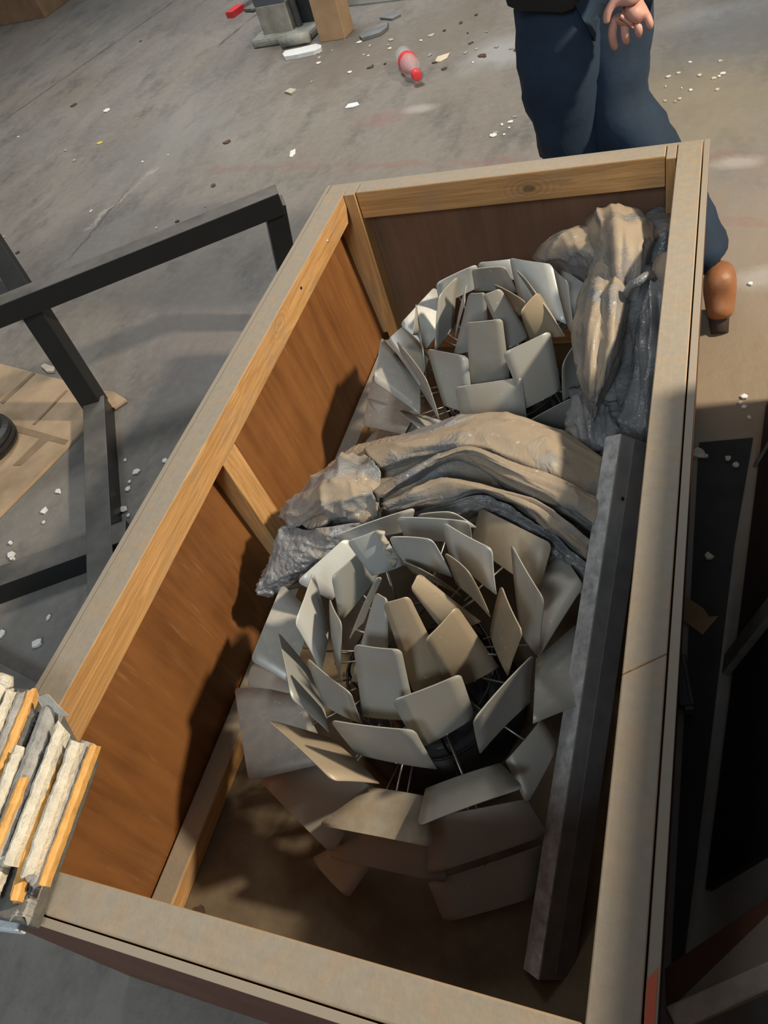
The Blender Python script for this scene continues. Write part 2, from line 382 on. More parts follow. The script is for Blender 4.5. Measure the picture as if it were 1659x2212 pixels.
M['gesso_dark'] = plain('dark_bare_strip', (.13,.125,.11), .85, 0, .3, 30, .4)
M['white_edge'] = plain('white_painted_edge', (.60,.63,.64), .7, 0, .12, 30, .3)
M['paint_red'] = plain('orange_red_paint', (.60,.12,.06), .6, 0, .15)
M['mat'] = plain('shade_mat_black', (.016,.016,.017), .75, 0, .5, 9, .2)  # near-black colour stands in for shade beside the crate
M['board'] = plain('dark_brown_board', (.020,.013,.011), .75, 0, .4, 8)
M['batten'] = plain('dusty_batten', (.13,.12,.105), .8, 0, .3, 20, .2)
M['batten_pale'] = plain('pale_dusty_batten', (.40,.35,.29), .8, 0, .25, 25, .2)
M['card_scrap'] = plain('brown_card_scrap', (.23,.14,.07), .85, 0, .2)
M['jeans'] = plain('navy_denim', (.009,.024,.050), .85, 0, .28, 10, .15)
M['jacket'] = plain('black_jacket', (.010,.010,.011), .8, 0, .3, 12)
M['skin'] = plain('skin', (.52,.27,.215), .55, 0, .12, 14, .05, **{'Subsurface Weight': .05})
M['hair'] = plain('dark_hair', (.02,.015,.012), .6, 0, .3, 40)
M['boot'] = plain('tan_leather', (.30,.125,.05), .5, 0, .25, 14, .15)
M['sole'] = plain('dark_sole', (.05,.03,.02), .7, 0, .2)
M['nail'] = plain('bright_nail', (.75,.72,.62), .3, .6, .1)
g = NT('clear_plastic'); v = g.co()
M['clear'] = g.out((.70,.73,.72), .12, 0, **{'Alpha': .38, 'Specular IOR Level': .8})

# ------------------------------------------------------------------ setting
fl = mk('floor', [(-16,-6,0),(9,-6,0),(9,18,0),(-16,18,0)], [(0,1,2,3)], M['floor']); fl['kind'] = 'structure'
fl['label'] = 'stained grey brown concrete floor of the hall'; fl['category'] = 'floor'

# ------------------------------------------------------------------ the open crate
XL, XR, YN, YF, H = -1.041, -0.013, 0.036, 1.976, 0.60
cr = thing('wooden_crate', 'large open brown plywood crate with pine rails holding the leaf lamps', 'crate', ((XL+XR)/2, (YN+YF)/2, 0))
# outer plywood sheets (left sheet leans in slightly towards the bottom)
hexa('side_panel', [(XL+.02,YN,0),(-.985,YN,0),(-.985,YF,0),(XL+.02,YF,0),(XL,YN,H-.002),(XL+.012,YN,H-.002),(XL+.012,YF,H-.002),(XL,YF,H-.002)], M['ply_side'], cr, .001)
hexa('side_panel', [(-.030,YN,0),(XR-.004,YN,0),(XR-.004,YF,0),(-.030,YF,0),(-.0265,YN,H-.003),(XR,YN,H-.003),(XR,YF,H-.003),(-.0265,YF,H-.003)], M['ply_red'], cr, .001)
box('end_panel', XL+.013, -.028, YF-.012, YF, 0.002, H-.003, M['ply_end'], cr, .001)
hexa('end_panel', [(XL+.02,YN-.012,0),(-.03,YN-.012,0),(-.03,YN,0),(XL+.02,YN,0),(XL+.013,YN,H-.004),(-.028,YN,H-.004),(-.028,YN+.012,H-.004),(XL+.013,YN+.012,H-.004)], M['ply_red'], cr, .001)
box('bottom_panel', -.99, -.03, YN+.013, YF-.013, .022, .04, M['ply_floor'], cr, .001)
# top rails
hexa('top_rail', [(-1.026,.106,.515),(-.968,.106,.512),(-.968,1.885,.525),(-1.026,1.885,.52),(-1.0275,.106,H),(-.968,.106,H),(-.968,1.925,H),(-1.0275,1.925,H)], M['pine_y'], cr)
hexa('top_rail', [(-.085,.52,.515),(-.029,.56,.515),(-.029,1.9635,.515),(-.085,1.9635,.515),(-.085,.52,H),(-.029,.56,H),(-.029,1.9635,H),(-.085,1.9635,H)], M['pine_y'], cr)
hexa('top_rail', [(-.085,.052,.515),(-.029,.052,.515),(-.029,.559,.515),(-.085,.519,.515),(-.085,.052,H),(-.029,.052,H),(-.029,.559,H),(-.085,.519,H)], M['pine_y'], cr)
box('top_rail', -.932, -.112, 1.912, 1.9635, .519, H, M['pine_x'], cr, .003)
box('top_rail', -1.026, -.087, YN+.014, .105, .515, H-.001, M['pine_x'], cr, .003)
# corner and middle posts
box('post', -.967, -.934, 1.905, 1.9635, .041, H-.001, M['pine_z'], cr)
box('post', -1.027, -.968, 1.926, 1.9635, .1, H-.001, M['pine_z'], cr)
box('post', -.110, -.087, 1.9, 1.9635, .041, H-.001, M['pine_z'], cr)
hexa('post', [(-1.0,.955,.10),(-.95,.955,.10),(-.95,1.022,.10),(-1.0,1.022,.10),(-1.024,.955,.513),(-.972,.955,.513),(-.972,1.022,.513),(-1.024,1.022,.513)], M['pine_z'], cr)
box('post', -.075, -.031, .955, 1.02, .1, .513, M['pine_z'], cr)
box('post', -.085, -.031, .106, .15, .1, .51, M['pine_z'], cr)
# bottom rails
box('bottom_rail', -.985, -.934, .106, 1.9, .041, .092, M['pine_y'], cr, .003)
box('bottom_rail', -.083, -.031, .106, 1.9, .041, .095, M['pine_y'], cr, .003)
box('bottom_rail', -.93, -.09, 1.908, 1.9635, .041, .095, M['pine_x'], cr, .003)
box('bottom_rail', -.93, -.09, .052, .105, .041, .095, M['pine_x'], cr, .003)
o = hexa('paint_mark', [(-.0265,.045,H-.003),(-.016,.045,H-.003),(-.016,.175,H-.003),(-.0265,.16,H-.003),(-.0265,.045,H-.0015),(-.016,.045,H-.0015),(-.016,.175,H-.0015),(-.0265,.16,H-.0015)], M['paint_red'], cr, 0); o['label'] = 'orange red paint mark on the plywood edge'
for (px, py, m, r) in [(708, 520, 'nail', .004), (650, 622, 'hole', .0035)]:
    p = U(px, py, .565); p[0] = -.968; k = (-1.6+.0)  # slide along the ray to the rail's inner face
    ry = ROT @ np.array([px-CX, py-CY, F]); t = -.9675/ry[0]; p = np.array([0,0,CAMZ]) + ry*t
    tube('nail_head', [p + V(-.002,0,0), p + V(.002,0,0)], r, M[m], cr, 8)

# ------------------------------------------------------------------ leaf pendant lamps
def leaf(name, bl, br, tr, tl, parent, mat='leaf', bulge=.0028, r=.012, lift=0):
    A, B, C, D = [U(*p) for p in (bl, br, tr, tl)]
    L = (np.linalg.norm(D-A)+np.linalg.norm(C-B))/2; W = (np.linalg.norm(C-D)+np.linalg.norm(B-A))/2
    nrm = np.cross(B-A, D-A); nrm /= np.linalg.norm(nrm)+1e-9
    if nrm[2] < 0: nrm = -nrm
    r = min(r, .3*W, .4*L); ru, rv = r/W, r/L
    vs_ = sorted(set([0.0, .012, .2, .4, .6, .8] + [1-rv+rv*math.sin(a) for a in np.linspace(0, math.pi/2, 6)]))
    us = np.linspace(0, 1, 6); verts, faces = [], []
    for v in vs_:
        a = 0.0
        if v > 1-rv: q = min(1.0, (v-(1-rv))/rv); a = ru*(1-math.sqrt(max(0, 1-q*q)))
        if v < .012: a = .02
        for u in us:
            w = a + u*(1-2*a)
            p = (A*(1-w)+B*w)*(1-v) + (D*(1-w)+C*w)*v
            verts.append(p - nrm*bulge*((2*w-1)**2) - nrm*bulge*.7*((2*v-1)**2))
    n = len(us)
    for i in range(len(vs_)-1):
        for j in range(n-1): faces.append((i*n+j, i*n+j+1, (i+1)*n+j+1, (i+1)*n+j))
    ob = mk(name, verts, faces, M[mat], parent, smooth=True, solid=.0022)
    return (A+B)/2, L, W, ob
def c6(x, y): return (480 + x/2.0232, 1050 + y/2.0232)
def c7(x, y): return (480 + x/2.0232, 1450 + y/2.0232)
def c5(x, y): return (700 + x/1.929, 500 + y/1.929)
S, T, K = c6, c7, c5
# base-left, base-right, tip-right, tip-left, base z, tip z
NEAR = [
 # closed bud in the middle
 (S(612,1015),S(850,1030),S(780,722),S(571,698),.32,.50),
 (S(560,860),S(725,860),S(722,498),S(668,466),.36,.52),
 (S(835,905),S(1000,850),S(818,484),S(702,517),.34,.53),
 (S(1000,905),S(1216,800),S(1028,530),S(888,682),.31,.50),
 (S(975,650),S(1135,600),S(858,384),S(824,455),.41,.54),
 (T(860,350),T(1110,208),T(1047,18),T(744,135),.28,.43),
 # ring of upright leaves around it
 (T(588,372),T(937,438),T(838,267),T(468,223),.28,.395),
 (T(1118,352),T(1335,130),S(1352,726),S(1088,1015),.30,.43),
 (S(1160,645),S(1238,832),S(1303,640),S(1209,430),.36,.47),
 (S(1030,420),S(1182,567),S(1090,372),S(977,282),.43,.53),
 (S(655,398),S(795,352),S(692,192),S(543,246),.44,.54),
 (S(775,330),S(1010,388),S(922,224),S(733,213),.43,.535),
 (S(840,372),S(1052,474),S(945,396),S(785,316),.41,.47),
 (S(472,690),S(513,868),S(512,600),S(459,490),.33,.45),
 (S(548,662),S(610,590),S(692,393),S(662,402),.40,.52),
 (S(440,965),T(606,236),S(556,912),S(361,753),.32,.43),
 # opening second ring
 (S(440,806),S(472,640),S(406,368),S(324,596),.34,.46),
 (S(520,602),S(690,390),S(632,264),S(484,400),.39,.49),
 (S(412,830),T(476,262),S(308,922),S(246,628),.30,.40),
 (T(478,285),T(692,482),T(486,470),T(199,204),.27,.35),
 (T(645,503),T(882,541),T(928,770),T(412,669),.25,.25),
 (T(886,506),T(1212,394),T(1316,502),T(848,672),.27,.30),
 (S(1296,640),S(1375,752),S(1400,500),S(1253,248),.34,.455),
 (S(985,300),S(1190,482),S(1172,280),S(957,162),.42,.52),
 (S(800,218),S(1096,255),S(1084,146),S(763,128),.42,.49),
 # wide outer rings
 (S(525,250),S(815,190),S(845,84),S(488,208),.385,.44),
 (S(880,180),S(1112,172),S(1005,104),S(853,118),.40,.45),
 (S(480,500),S(640,330),S(570,198),S(324,418),.35,.41),
 (S(300,862),S(400,560),S(262,424),S(122,758),.30,.34),
 (S(300,905),S(310,850),S(130,764),S(104,872),.26,.25),
 (T(318,84),T(482,392),T(112,478),T(50,68),.26,.25),
 (T(430,385),T(665,512),T(474,802),T(157,476),.23,.19),
 (T(620,690),T(935,742),T(985,932),T(452,815),.20,.14),
 (T(900,640),T(1330,560),T(1425,716),T(893,897),.22,.17),
 (T(500,760),T(665,832),T(546,1002),T(383,824),.15,.085),
 (T(900,930),T(1400,765),T(1392,985),T(972,1105),.13,.075),
 (S(1080,255),S(1382,465),S(1438,252),S(1124,94),.36,.41),
 (S(1330,500),S(1384,737),S(1578,430),S(1473,272),.32,.34),
 (S(1372,752),S(1358,1035),S(1570,950),S(1560,590),.29,.27),
 (T(1400,210),T(1243,394),T(1334,588),T(1470,330),.26,.22),
]
FAR = [
 (K(612,650),K(775,620),K(744,367),K(590,384),.34,.52),
 (K(540,520),K(690,480),K(674,257),K(604,260),.40,.55),
 (K(765,495),K(858,440),K(740,238),K(663,266),.40,.56),
 (K(840,742),K(992,662),K(945,414),K(747,507),.30,.45),
 (K(495,727),K(622,765),K(595,522),K(424,488),.29,.42),
 (K(578,815),K(848,815),K(824,609),K(542,652),.27,.38),
 (K(742,265),K(822,348),K(846,288),K(712,213),.47,.55),
 (K(860,452),K(1005,430),K(892,243),K(817,328),.40,.52),
 (K(630,242),K(805,248),K(758,141),K(616,152),.46,.54),
 (K(810,290),K(1005,390),K(945,138),K(767,111),.41,.50),
 (K(905,310),K(1012,435),K(880,240),K(804,153),.42,.52),
 (K(480,310),K(640,230),K(635,132),K(463,212),.39,.47),
 (K(455,505),K(534,400),K(551,184),K(470,272),.37,.49),
 (K(540,440),K(560,335),K(589,214),K(580,292),.40,.50),
 (K(430,485),K(540,340),K(462,227),K(318,384),.35,.41),
 (K(402,430),K(433,612),K(390,295),K(374,430),.33,.45),
 (K(335,545),K(488,784),K(432,610),K(309,453),.30,.40),
 (K(402,758),K(402,620),K(240,435),K(207,620),.30,.35),
 (K(400,640),K(440,520),K(332,388),K(263,450),.33,.37),
 (K(330,842),K(420,700),K(204,590),K(158,806),.26,.23),
 (K(350,742),K(557,806),K(312,872),K(178,688),.25,.24),
 (K(400,762),K(565,835),K(430,850),K(309,738),.24,.28),
 (K(860,900),K(1062,850),K(1073,666),K(828,797),.20,.32),
 (K(990,703),K(1075,650),K(1042,463),K(988,553),.29,.41),
 (K(985,300),K(1065,425),K(1098,228),K(983,148),.36,.41),
 (K(985,335),K(1042,462),K(1012,212),K(944,150),.37,.44),
 (K(300,885),K(325,800),K(210,830),K(158,890),.17,.13),
 (K(650,205),K(800,205),K(802,114),K(638,132),.38,.43),
]
def lamp(label, data, ctr, zc, kinds):
    root = thing('leaf_pendant_lamp', label, 'lamp', (ctr[0], ctr[1], .04), 'leaf pendant lamps in the crate')
    cx, cy = ctr
    # inner frame: dark spindle, glass, rings and ribs that carry the leaves
    tube('spindle', [(cx,cy,.041),(cx,cy,.07),(cx,cy,.071),(cx,cy,.20),(cx,cy,.201),(cx,cy,zc-.09)], [.11,.11,.05,.05,.085,.03], M['dark_metal'], root, 20)
    tube('glass_shade', [(cx,cy,.10),(cx,cy,.14),(cx,cy,.18),(cx,cy,.22)], [.09,.12,.115,.06], M['bulb'], root, 20)
    tube('gap_shade_disc', [(cx,cy,.085),(cx,cy,.086),(cx,cy,.095),(cx,cy,.13)], [.02,.19,.19,.13], M['dark_metal'], root, 28)  # added dark disc, gives the shade in the gaps between leaves
    for k in range(10):
        a = 2*math.pi*k/10+.2; pts = []
        for q in np.linspace(-.7, 1.2, 9):
            rr = .155*math.cos(q); pts.append((cx+rr*math.cos(a), cy+rr*math.sin(a), .21+.16*math.sin(q)))
        tube('rib', pts, .0028, M['dark_metal'], root, 6)
    for zz, rr in ((.14,.145),(.26,.150)):
        tube('ring', [(cx+rr*math.cos(t), cy+rr*math.sin(t), zz) for t in np.linspace(0, 2*math.pi, 33)], .003, M['dark_metal'], root, 6)
    for i, (bl, br, tr, tl, zb, zt) in enumerate(data):
        base, L, W, lo = leaf('leaf', (*bl, zb), (*br, zb), (*tr, zt), (*tl, zt), root, kinds.get(i, 'leaf'))
        d = np.array([cx, cy, min(.33, base[2]-.02)]) - base; Ld = np.linalg.norm(d)
        if Ld > .05: tube('support_rod', [base, base + d*min(1, max(.35, (Ld-.14)/Ld))], .0022, M['rod'], lo, 5)
    return root
nl = lamp('grey leaf lamp nearest the camera, wide open outer leaves, in front of bubble wrap', NEAR, (-.50,.66), .45, {**dict.fromkeys((2,3,4,8,9,12,19,20,36), 'leaf_brown'), **dict.fromkeys((10,11,16,23,24,25,26,27), 'leaf_lit'), 28: 'leaf_speck', 30: 'leaf_speck'})
lamp('grey leaf lamp at the far end of crate, beside the crumpled plastic', FAR, (-.49,1.49), .47, {**dict.fromkeys((6,7), 'leaf_brown'), **dict.fromkeys((9,11,14,24,27), 'leaf_lit'), **dict.fromkeys((1,2,17,19), 'leaf_speck')})

gp = [U(*S(x, y), z+.004) for x, y, z in ((672,200,.536),(700,205,.534),(692,232,.516),(716,250,.505),(704,275,.490),(730,290,.480),(722,315,.466),(752,325,.458),(748,350,.444))]
o = tube('dried_glue', gp, [.004,.006,.004,.007,.005,.006,.004,.007,.004], M['beige'], nl, 7); o['label'] = 'lumpy beige dried glue on a pale leaf'

# ------------------------------------------------------------------ wrapping
rows = [
 [(640,1130,.20),(690,1060,.22),(760,985,.24),(860,955,.25),(965,925,.26),(1065,918,.26),(1175,945,.25),(1285,1000,.22),(1390,1060,.2)],
 [(600,1165,.28),(655,1075,.33),(738,990,.37),(850,950,.39),(960,917,.41),(1065,905,.42),(1180,930,.40),(1290,990,.36),(1400,1060,.25)],
 [(590,1195,.30),(655,1100,.36),(750,1015,.41),(860,980,.43),(960,950,.44),(1060,935,.45),(1175,965,.43),(1285,1025,.39),(1395,1090,.27)],
 [(580,1222,.30),(655,1125,.37),(758,1045,.42),(862,1015,.43),(960,985,.47),(1060,1010,.45),(1170,1040,.44),(1280,1090,.39),(1385,1150,.27)],
 [(570,1250,.30),(660,1160,.35),(770,1090,.40),(870,1060,.41),(960,1050,.41),(1060,1060,.40),(1170,1100,.39),(1270,1150,.36),(1370,1200,.27)],
 [(556,1278,.29),(640,1245,.32),(720,1190,.33),(830,1140,.34),(930,1130,.34),(1030,1130,.33),(1150,1180,.32),(1260,1240,.3),(1350,1290,.24)],
 [(575,1285,.22),(650,1270,.23),(740,1220,.24),(840,1180,.25),(930,1170,.25),(1030,1170,.25),(1150,1220,.24),(1250,1280,.22),(1340,1320,.18)],
]
bw = thing('bubble_wrap', 'dust covered bubble wrap bunched between the two leaf lamps', 'bubble wrap', (-.5,1.0,.04))
rows = [[(x, y, z-.035) for x, y, z in r] for r in rows]
patch('under_layer', rows, M['wrap'], bw, 120, 90, .006, (7,7,7), .001, 42, seed=1, pf=.012, pfs=(2.6,9))
def c9(x, y, z): return (518 + x/1.827, 821 + y/1.827, z)
def lay(name, rows, mat, nu, nv, fold, fs, cr, seed, pf, pfs): patch(name, [[c9(*p) for p in r] for r in rows], M[mat], bw, nu, nv, fold, fs, cr, 42, .0012, seed, True, pf, pfs)
lay('fold', [  # back band
 [(495,290,.33),(640,255,.36),(850,195,.37),(1000,175,.38),(1100,185,.38),(1250,240,.36),(1440,345,.32)],
 [(490,272,.39),(640,238,.41),(850,174,.425),(1000,153,.435),(1100,163,.43),(1250,218,.41),(1435,320,.37)],
 [(505,295,.42),(660,255,.44),(860,210,.455),(1000,205,.46),(1120,225,.455),(1260,290,.435),(1430,380,.39)],
 [(540,335,.42),(700,292,.435),(890,275,.445),(1050,318,.445),(1200,372,.435),(1310,425,.42),(1425,485,.385)],
 [(560,365,.38),(720,325,.39),(900,310,.40),(1060,360,.40),(1200,415,.39),(1310,465,.38),(1425,530,.35)]], 'wrap_tan', 90, 50, .003, (6,6,6), .0008, 11, .006, (3,4))
lay('fold', [  # middle pleat, sharp upper lip
 [(520,440,.40),(640,370,.43),(800,290,.455),(905,262,.468),(1060,320,.464),(1250,383,.452),(1340,432,.44),(1430,480,.41)],
 [(545,455,.42),(660,385,.445),(815,300,.462),(915,282,.474),(1065,350,.470),(1240,420,.456),(1330,465,.444),(1420,515,.414)],
 [(560,458,.42),(680,385,.435),(830,308,.448),(920,320,.450),(1065,400,.448),(1200,460,.438),(1310,510,.424),(1400,560,.40)],
 [(570,470,.38),(700,400,.39),(840,330,.40),(930,350,.40),(1060,440,.395),(1180,495,.39),(1290,545,.38),(1390,600,.36)]], 'wrap_tan', 90, 46, .004, (6,6,6), .0008, 12, .006, (3,4))
lay('fold', [  # front pleat
 [(560,490,.40),(680,440,.42),(800,395,.435),(930,405,.445),(1040,432,.448),(1180,478,.440),(1290,560,.42),(1390,640,.38)],
 [(575,500,.415),(690,455,.43),(810,410,.442),(935,425,.450),(1045,452,.450),(1170,500,.440),(1280,585,.415),(1380,670,.375)],
 [(590,522,.40),(720,490,.41),(830,465,.42),(935,438,.432),(1040,475,.425),(1160,540,.41),(1270,620,.39),(1370,700,.36)],
 [(600,540,.36),(730,520,.36),(840,490,.37),(935,465,.38),(1040,510,.375),(1160,580,.36),(1270,650,.35),(1370,730,.33)]], 'wrap_tan', 80, 40, .006, (8,8,8), .001, 13, .008, (3,4))
lay('fold', [  # shiny grey crumple behind the near lamp
 [(690,520,.38),(800,490,.40),(935,448,.425),(1050,490,.415),(1160,555,.40),(1270,640,.38),(1370,720,.35)],
 [(690,560,.36),(800,540,.375),(935,510,.385),(1050,550,.38),(1170,620,.37),(1280,700,.35),(1360,780,.33)],
 [(690,620,.30),(800,600,.31),(940,580,.32),(1060,620,.32),(1180,700,.31),(1280,780,.30),(1350,840,.29)]], 'wrap3', 70, 40, .008, (12,12,12), .002, 14, .012, (4,4))
lay('fold', [  # puffed left part with gathered seam
 [(160,560,.33),(215,470,.35),(300,395,.365),(400,325,.38),(470,310,.385),(540,320,.385)],
 [(163,545,.36),(235,455,.39),(320,385,.405),(410,318,.415),(480,312,.415),(545,330,.41)],
 [(180,560,.37),(270,490,.415),(350,430,.435),(430,390,.44),(500,375,.43),(548,395,.41)],
 [(200,580,.36),(300,540,.40),(380,490,.425),(450,460,.43),(510,450,.42),(552,470,.40)],
 [(215,592,.34),(310,575,.37),(400,550,.385),(470,535,.39),(520,530,.385),(560,540,.37)],
 [(240,620,.29),(330,610,.31),(420,600,.32),(480,590,.32),(530,580,.32),(570,580,.31)]], 'wrap_mid', 64, 56, .010, (11,11,11), .0015, 15, .012, (4,4))
lay('bubble_end', [  # loose end with clear bubbles
 [(135,640,.34),(180,575,.36),(260,590,.37),(350,580,.385),(440,565,.385),(530,560,.38)],
 [(110,700,.325),(160,640,.345),(250,635,.36),(340,625,.37),(430,610,.37),(520,600,.365)],
 [(85,770,.305),(140,725,.325),(230,690,.34),(320,670,.35),(410,650,.35),(500,640,.345)],
 [(60,835,.285),(125,800,.30),(200,760,.315),(300,715,.325),(400,690,.325),(490,680,.32)],
 [(110,855,.25),(150,845,.26),(230,790,.27),(320,740,.28),(410,715,.28),(500,700,.28)]], 'wrap_bub', 60, 44, .006, (10,10,10), .001, 16, .005, (3,3))

pl = thing('plastic_sheeting', 'crumpled dusty plastic sheeting stuffed along the right crate wall', 'plastic sheet', (-.2, 1.5, .04))
patch('fold', [  # rounded lump at the back
 [(1160,575,.30),(1180,540,.36),(1215,505,.40),(1255,490,.42),(1290,505,.40)],
 [(1150,560,.38),(1176,526,.43),(1214,496,.46),(1258,486,.47),(1300,498,.46)],
 [(1165,572,.40),(1195,548,.46),(1232,528,.50),(1270,526,.51),(1302,538,.48)],
 [(1195,590,.38),(1220,580,.43),(1250,570,.46),(1282,572,.47),(1310,580,.45)],
 [(1235,615,.33),(1252,618,.36),(1272,622,.39),(1290,622,.39),(1310,622,.37)]], M['wrap2'], pl, 44, 40, .006, (10,10,10), .0012, 50, seed=2, pf=.006, pfs=(3,3))
patch('fold', [  # upright bunch
 [(1262,500,.36),(1285,474,.40),(1325,462,.42),(1370,464,.42),(1405,492,.40),(1416,530,.36)],
 [(1258,505,.43),(1280,468,.48),(1322,455,.505),(1372,457,.505),(1408,483,.48),(1416,530,.43)],
 [(1270,560,.45),(1295,520,.52),(1330,505,.57),(1365,510,.56),(1395,535,.52),(1410,570,.44)],
 [(1275,610,.44),(1305,585,.50),(1335,575,.54),(1365,585,.52),(1390,600,.48),(1402,630,.42)],
 [(1290,660,.40),(1315,650,.44),(1340,650,.47),(1362,650,.46),(1385,660,.43),(1395,680,.38)]], M['wrap2'], pl, 60, 50, .006, (15,8,8), .0012, 50, seed=3, pf=.015, pfs=(5,1.2))
patch('fold', [  # long flap with pointed end
 [(1283,585,.44),(1298,566,.50),(1322,562,.51),(1340,575,.51),(1352,600,.46)],
 [(1258,640,.44),(1280,628,.52),(1308,625,.525),(1335,635,.54),(1352,660,.46)],
 [(1238,715,.42),(1268,705,.51),(1300,705,.515),(1330,712,.52),(1348,725,.45)],
 [(1237,775,.40),(1265,770,.48),(1293,770,.49),(1320,772,.49),(1342,780,.43)],
 [(1252,840,.37),(1270,842,.44),(1287,843,.46),(1303,842,.44),(1320,840,.38)],
 [(1272,900,.33),(1279,906,.36),(1285,908,.37),(1291,906,.36),(1298,898,.33)]], M['wrap2'], pl, 40, 60, .008, (16,5,8), .001, 50, seed=4, pf=.008, pfs=(4,1.5))
patch('fold', [  # grey film hanging against the wall
 [(1335,600,.40),(1360,590,.44),(1390,570,.48),(1420,560,.50),(1452,550,.50)],
 [(1330,690,.38),(1358,685,.43),(1388,680,.46),(1418,670,.48),(1450,660,.48)],
 [(1325,780,.36),(1352,778,.40),(1382,775,.44),(1412,770,.46),(1444,765,.46)],
 [(1310,870,.33),(1345,868,.37),(1378,865,.40),(1408,862,.42),(1438,860,.42)],
 [(1300,950,.28),(1335,950,.32),(1370,950,.35),(1400,948,.36),(1430,945,.36)],
 [(1300,1040,.22),(1335,1040,.26),(1365,1040,.28),(1395,1040,.3),(1425,1040,.3)],
 [(1290,1200,.15),(1320,1200,.18),(1350,1200,.2),(1380,1200,.22),(1410,1200,.22)]], M['wrap3'], pl, 60, 60, .022, (20,4,8), .001, 45, seed=5, pf=.018, pfs=(6,1.8))
patch('fold', [  # loose film below the flap
 [(1235,850,.30),(1255,840,.34),(1285,850,.36),(1320,860,.36),(1350,870,.34)],
 [(1224,900,.30),(1250,895,.34),(1285,900,.36),(1320,905,.36),(1355,915,.33)],
 [(1225,950,.28),(1255,955,.32),(1290,960,.33),(1325,962,.33),(1360,965,.3)],
 [(1240,985,.22),(1265,995,.25),(1300,1005,.26),(1335,1010,.26),(1365,1010,.24)]], M['wrap3'], pl, 40, 36, .014, (14,9,8), .0015, 45, seed=6, pf=.014, pfs=(5,3))
patch('fold', [  # dark folds in the corner
 [(1385,480,.36),(1405,465,.40),(1430,458,.42),(1462,460,.42)],
 [(1390,500,.42),(1408,480,.46),(1432,468,.48),(1465,465,.48)],
 [(1395,545,.42),(1415,525,.47),(1438,510,.49),(1462,505,.48)],
 [(1395,600,.36),(1415,585,.41),(1435,565,.43),(1458,560,.43)]], M['wrap_dark'], pl, 36, 36, .016, (15,8,8), .003, 45, seed=7)
patch('fold', [  # pale stiff corner
 [(1412,565,.50),(1425,550,.52),(1440,545,.53),(1455,545,.53)],
 [(1408,590,.50),(1422,585,.52),(1437,580,.53),(1452,578,.53)],
 [(1420,640,.46),(1428,638,.48),(1436,635,.49),(1447,632,.49)],
 [(1436,700,.42),(1440,700,.43),(1442,700,.43),(1445,700,.43)]], M['wrap2'], pl, 20, 26, .003, (10,10,10), .002, 45, seed=8)
tube('twisted_strip', [U(1352,652,.50), U(1354,630,.53), U(1362,616,.55), U(1378,610,.56), U(1393,598,.56), U(1406,592,.55), U(1414,604,.53)], [.006,.008,.009,.010,.010,.009,.006], M['wrap_dark'], pl, 8)

# steel profile leaning in the crate: foot on the bottom panel, head on the wrapping
b0, t0 = U(1165,2118,.075), U(1343,937,.50)
ax = (t0-b0)/np.linalg.norm(t0-b0)
sd = np.cross(ax, V(0,0,1)); sd /= np.linalg.norm(sd)          # to the right
up = np.cross(sd, ax)
rt = math.radians(40); s2 = sd*math.cos(rt)+up*math.sin(rt); n2 = up*math.cos(rt)-sd*math.sin(rt)
pr = thing('steel_profile', 'long grey steel box profile leaning lengthwise inside the crate', 'profile', b0)
w, h, th = .044, .075, .003
def prof(p): return [p, p-s2*w, p-s2*w-n2*h, p-n2*h]
a, b = prof(b0), prof(t0 + ax*0)
inn = lambda q: [q[0]-s2*th-n2*th, q[1]+s2*th-n2*th, q[2]+s2*th+n2*th, q[3]-s2*th+n2*th]
vs = a + b + inn(a) + inn(b)
fs = [(i, (i+1)%4, 4+(i+1)%4, 4+i) for i in range(4)] + [(8+i, 12+i, 12+(i+1)%4, 8+(i+1)%4) for i in range(4)]
fs += [(i, 8+i, 8+(i+1)%4, (i+1)%4) for i in range(4)] + [(4+i, 4+(i+1)%4, 12+(i+1)%4, 12+i) for i in range(4)]
mk('tube', vs, fs, M['prof_dark'], pr, bevel=.002)
slab('dusty_lit_face', [b0+n2*.0012-s2*.001, t0+n2*.0012-s2*.001, t0+n2*.0012-s2*(w-.001), b0+n2*.0012-s2*(w-.001)], .001, M['prof_dust_lit'], pr, 0, down=tuple(-n2*.001))
q = b0 + ax*np.linalg.norm(t0-b0)*.875 - n2*.025
tube('screw_hole', [q-s2*.001, q+s2*.0012], .004, M['hole'], pr, 10)
bar('lip', b0 - n2*(h*.70) + s2*.0008 + ax*.01, t0 - n2*(h*.70) + s2*.0008 - ax*.002, .002, h*.55, M['prof_lip'], pr, up=tuple(n2))

